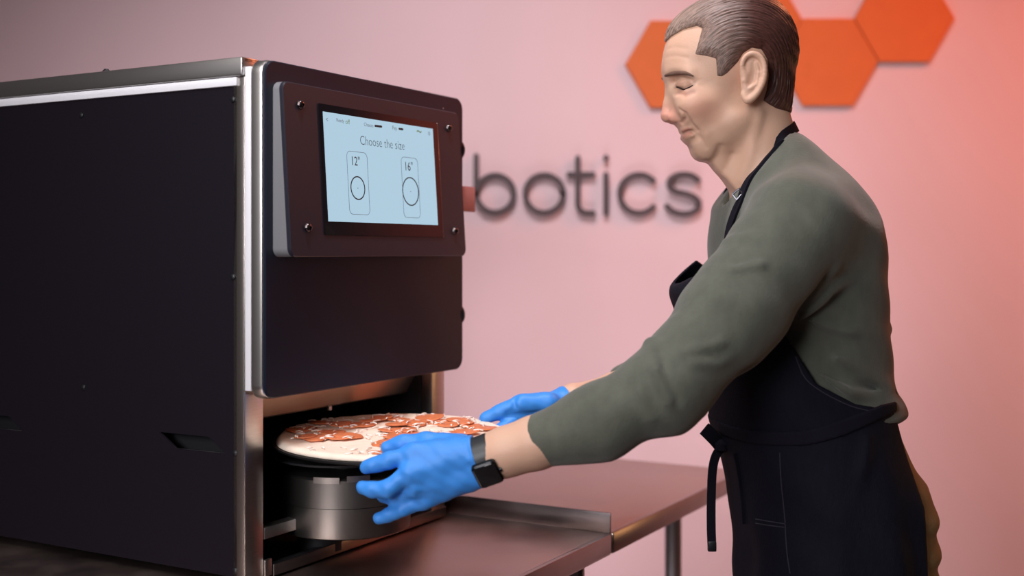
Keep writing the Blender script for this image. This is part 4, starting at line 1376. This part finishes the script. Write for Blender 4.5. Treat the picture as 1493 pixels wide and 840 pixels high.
# trousers, shoes
tr_rows = smooth_rows([(580, 1062, 1274, 0.145), (600, 1060, 1284, 0.152), (640, 1066, 1298, 0.164), (680, 1074, 1316, 0.172), (712, 1082, 1337, 0.176), (760, 1088, 1344, 0.176), (840, 1094, 1346, 0.174), (900, 1102, 1342, 0.172), (930, 1110, 1332, 0.170)])
def trouser_sd(P):
    d = loft(P, tr_rows, YAW)
    d = smin(d, legs_sd(P, 0.084, 0.080, 0.068), 0.03)
    d = d + 0.0030 * np.sin(P[:, 2] * 130 + P[:, 0] * 60 + 2 * np.sin(P[:, 1] * 20)) * np.clip((1.06 - P[:, 2]) / 0.1, 0, 1) * np.clip((P[:, 0] - 0.56) / 0.03, 0, 1)
    d = d - 0.006 * np.exp(-(seg_dist(P, [P3(1336, 706, 1.80), P3(1362, 722, 1.87)]) / 0.010) ** 2)
    return smax(d, 0.07 - P[:, 2], 0.004)
tv, tq = mesh_sdf(trouser_sd, (0.24, 1.66, 0.06), (0.68, 2.12, 1.16), 0.006, band=2.2)
np_obj('trousers', tv, tq, M_khaki, person)['label'] = 'khaki trousers'
for s in (-1, 1):
    xv, xq = mesh_sdf(lambda P: shoes_sd_one(P, s), leg_pts(s)[2] - np.array((0.24, 0.08, 0.10)), leg_pts(s)[2] + np.array((0.13, 0.08, 0.09)), 0.005)
    np_obj('shoe', xv, xq, M_shoe, person)

# eyebrow, lashes, both sides
for s in (1, -1):
    hb = BVHTree.FromPolygons([tuple(v) for v in bv[:]], [tuple(q) for q in bq]) if s == 1 else hb
    def skin_pt(px, py, dy, lift):
        p = P3(px, py, Y0 - dy); p[1] = Y0 - s * dy
        r = hb.find_nearest(Vector(p))
        return r[0] + r[1] * lift
    for nm, pl, rad, m_ in (('eyebrow', [(969, 110.5), (978, 107.5), (989, 106), (1000, 106.5), (1011, 111)], [.0016, .0032, .0034, .0028, .0010], M_brow),
                            ('eyelashes', [(985, 126.2), (991, 129), (997, 129.6), (1003, 127.4), (1009, 123.8)], [.0007, .0013, .0014, .0012, .0007], M_lash)):
        bm = bmesh.new()
        pts = [skin_pt(a, b, snap(a, b), 0.0004) for a, b in pl]
        pts = [Vector(q) for q in smooth_path([tuple(p) for p in pts], 4)]
        rr_ = [float(q) for q in np.interp(np.linspace(0, 4, len(pts)), range(5), rad)]
        tube(bm, pts, rr_, 8)
        off_obj(nm, bm, m_, person)

# wristwatch
wax = (P3(740, 657, 1.62) - P3(700, 671, 1.625)); wax = wax / np.linalg.norm(wax)
wc = P3(709, 667, 1.622)
wr = 0.0285
upv = np.array((0, 0, 1.0)); s1 = upv - wax * (upv @ wax); s1 /= np.linalg.norm(s1); s2 = np.cross(wax, s1)
if s2[1] > 0: s2 = -s2                      # towards the camera
watch = empty('wristwatch'); watch.parent = person
bm = bmesh.new()
pts, sides = [], []
for k in range(33):
    a = 2 * math.pi * k / 32
    pts.append(wc + wr * (math.cos(a) * s1 * 1.04 + math.sin(a) * s2 * 0.97)); sides.append(tuple(wax))
strap(bm, pts, 0.021, 0.0035, sides)
off_obj('watch_strap', bm, M_wband, watch, True, 40)
ang = math.radians(122)
nw = math.cos(ang) * s1 + math.sin(ang) * s2; tw = np.cross(nw, wax)
wcen = wc + nw * (wr + 0.004)
def wloop(hw, hh, r, h):
    return [tuple(wcen + wax * a + tw * b + nw * h - BASE) for a, b in rrect(-hw, hw, -hh, hh, r)]
loops_mesh('watch_case', [wloop(.015, .017, .005, -.005), wloop(.0172, .0195, .006, -.002), wloop(.0172, .0195, .006, .003), wloop(.0155, .0178, .005, .0052)], M_watch, watch)
loops_mesh('watch_glass', [wloop(.0152, .0175, .005, .0050), wloop(.0150, .0172, .005, .0058), wloop(.0135, .0157, .004, .0064)], M_wglass, watch)
cr = wcen + wax * 0.018 + nw * 0.001
bm = bmesh.new(); tube(bm, [cr, cr + wax * 0.0025], 0.0035, 12)
off_obj('watch_crown', bm, M_watch, watch)
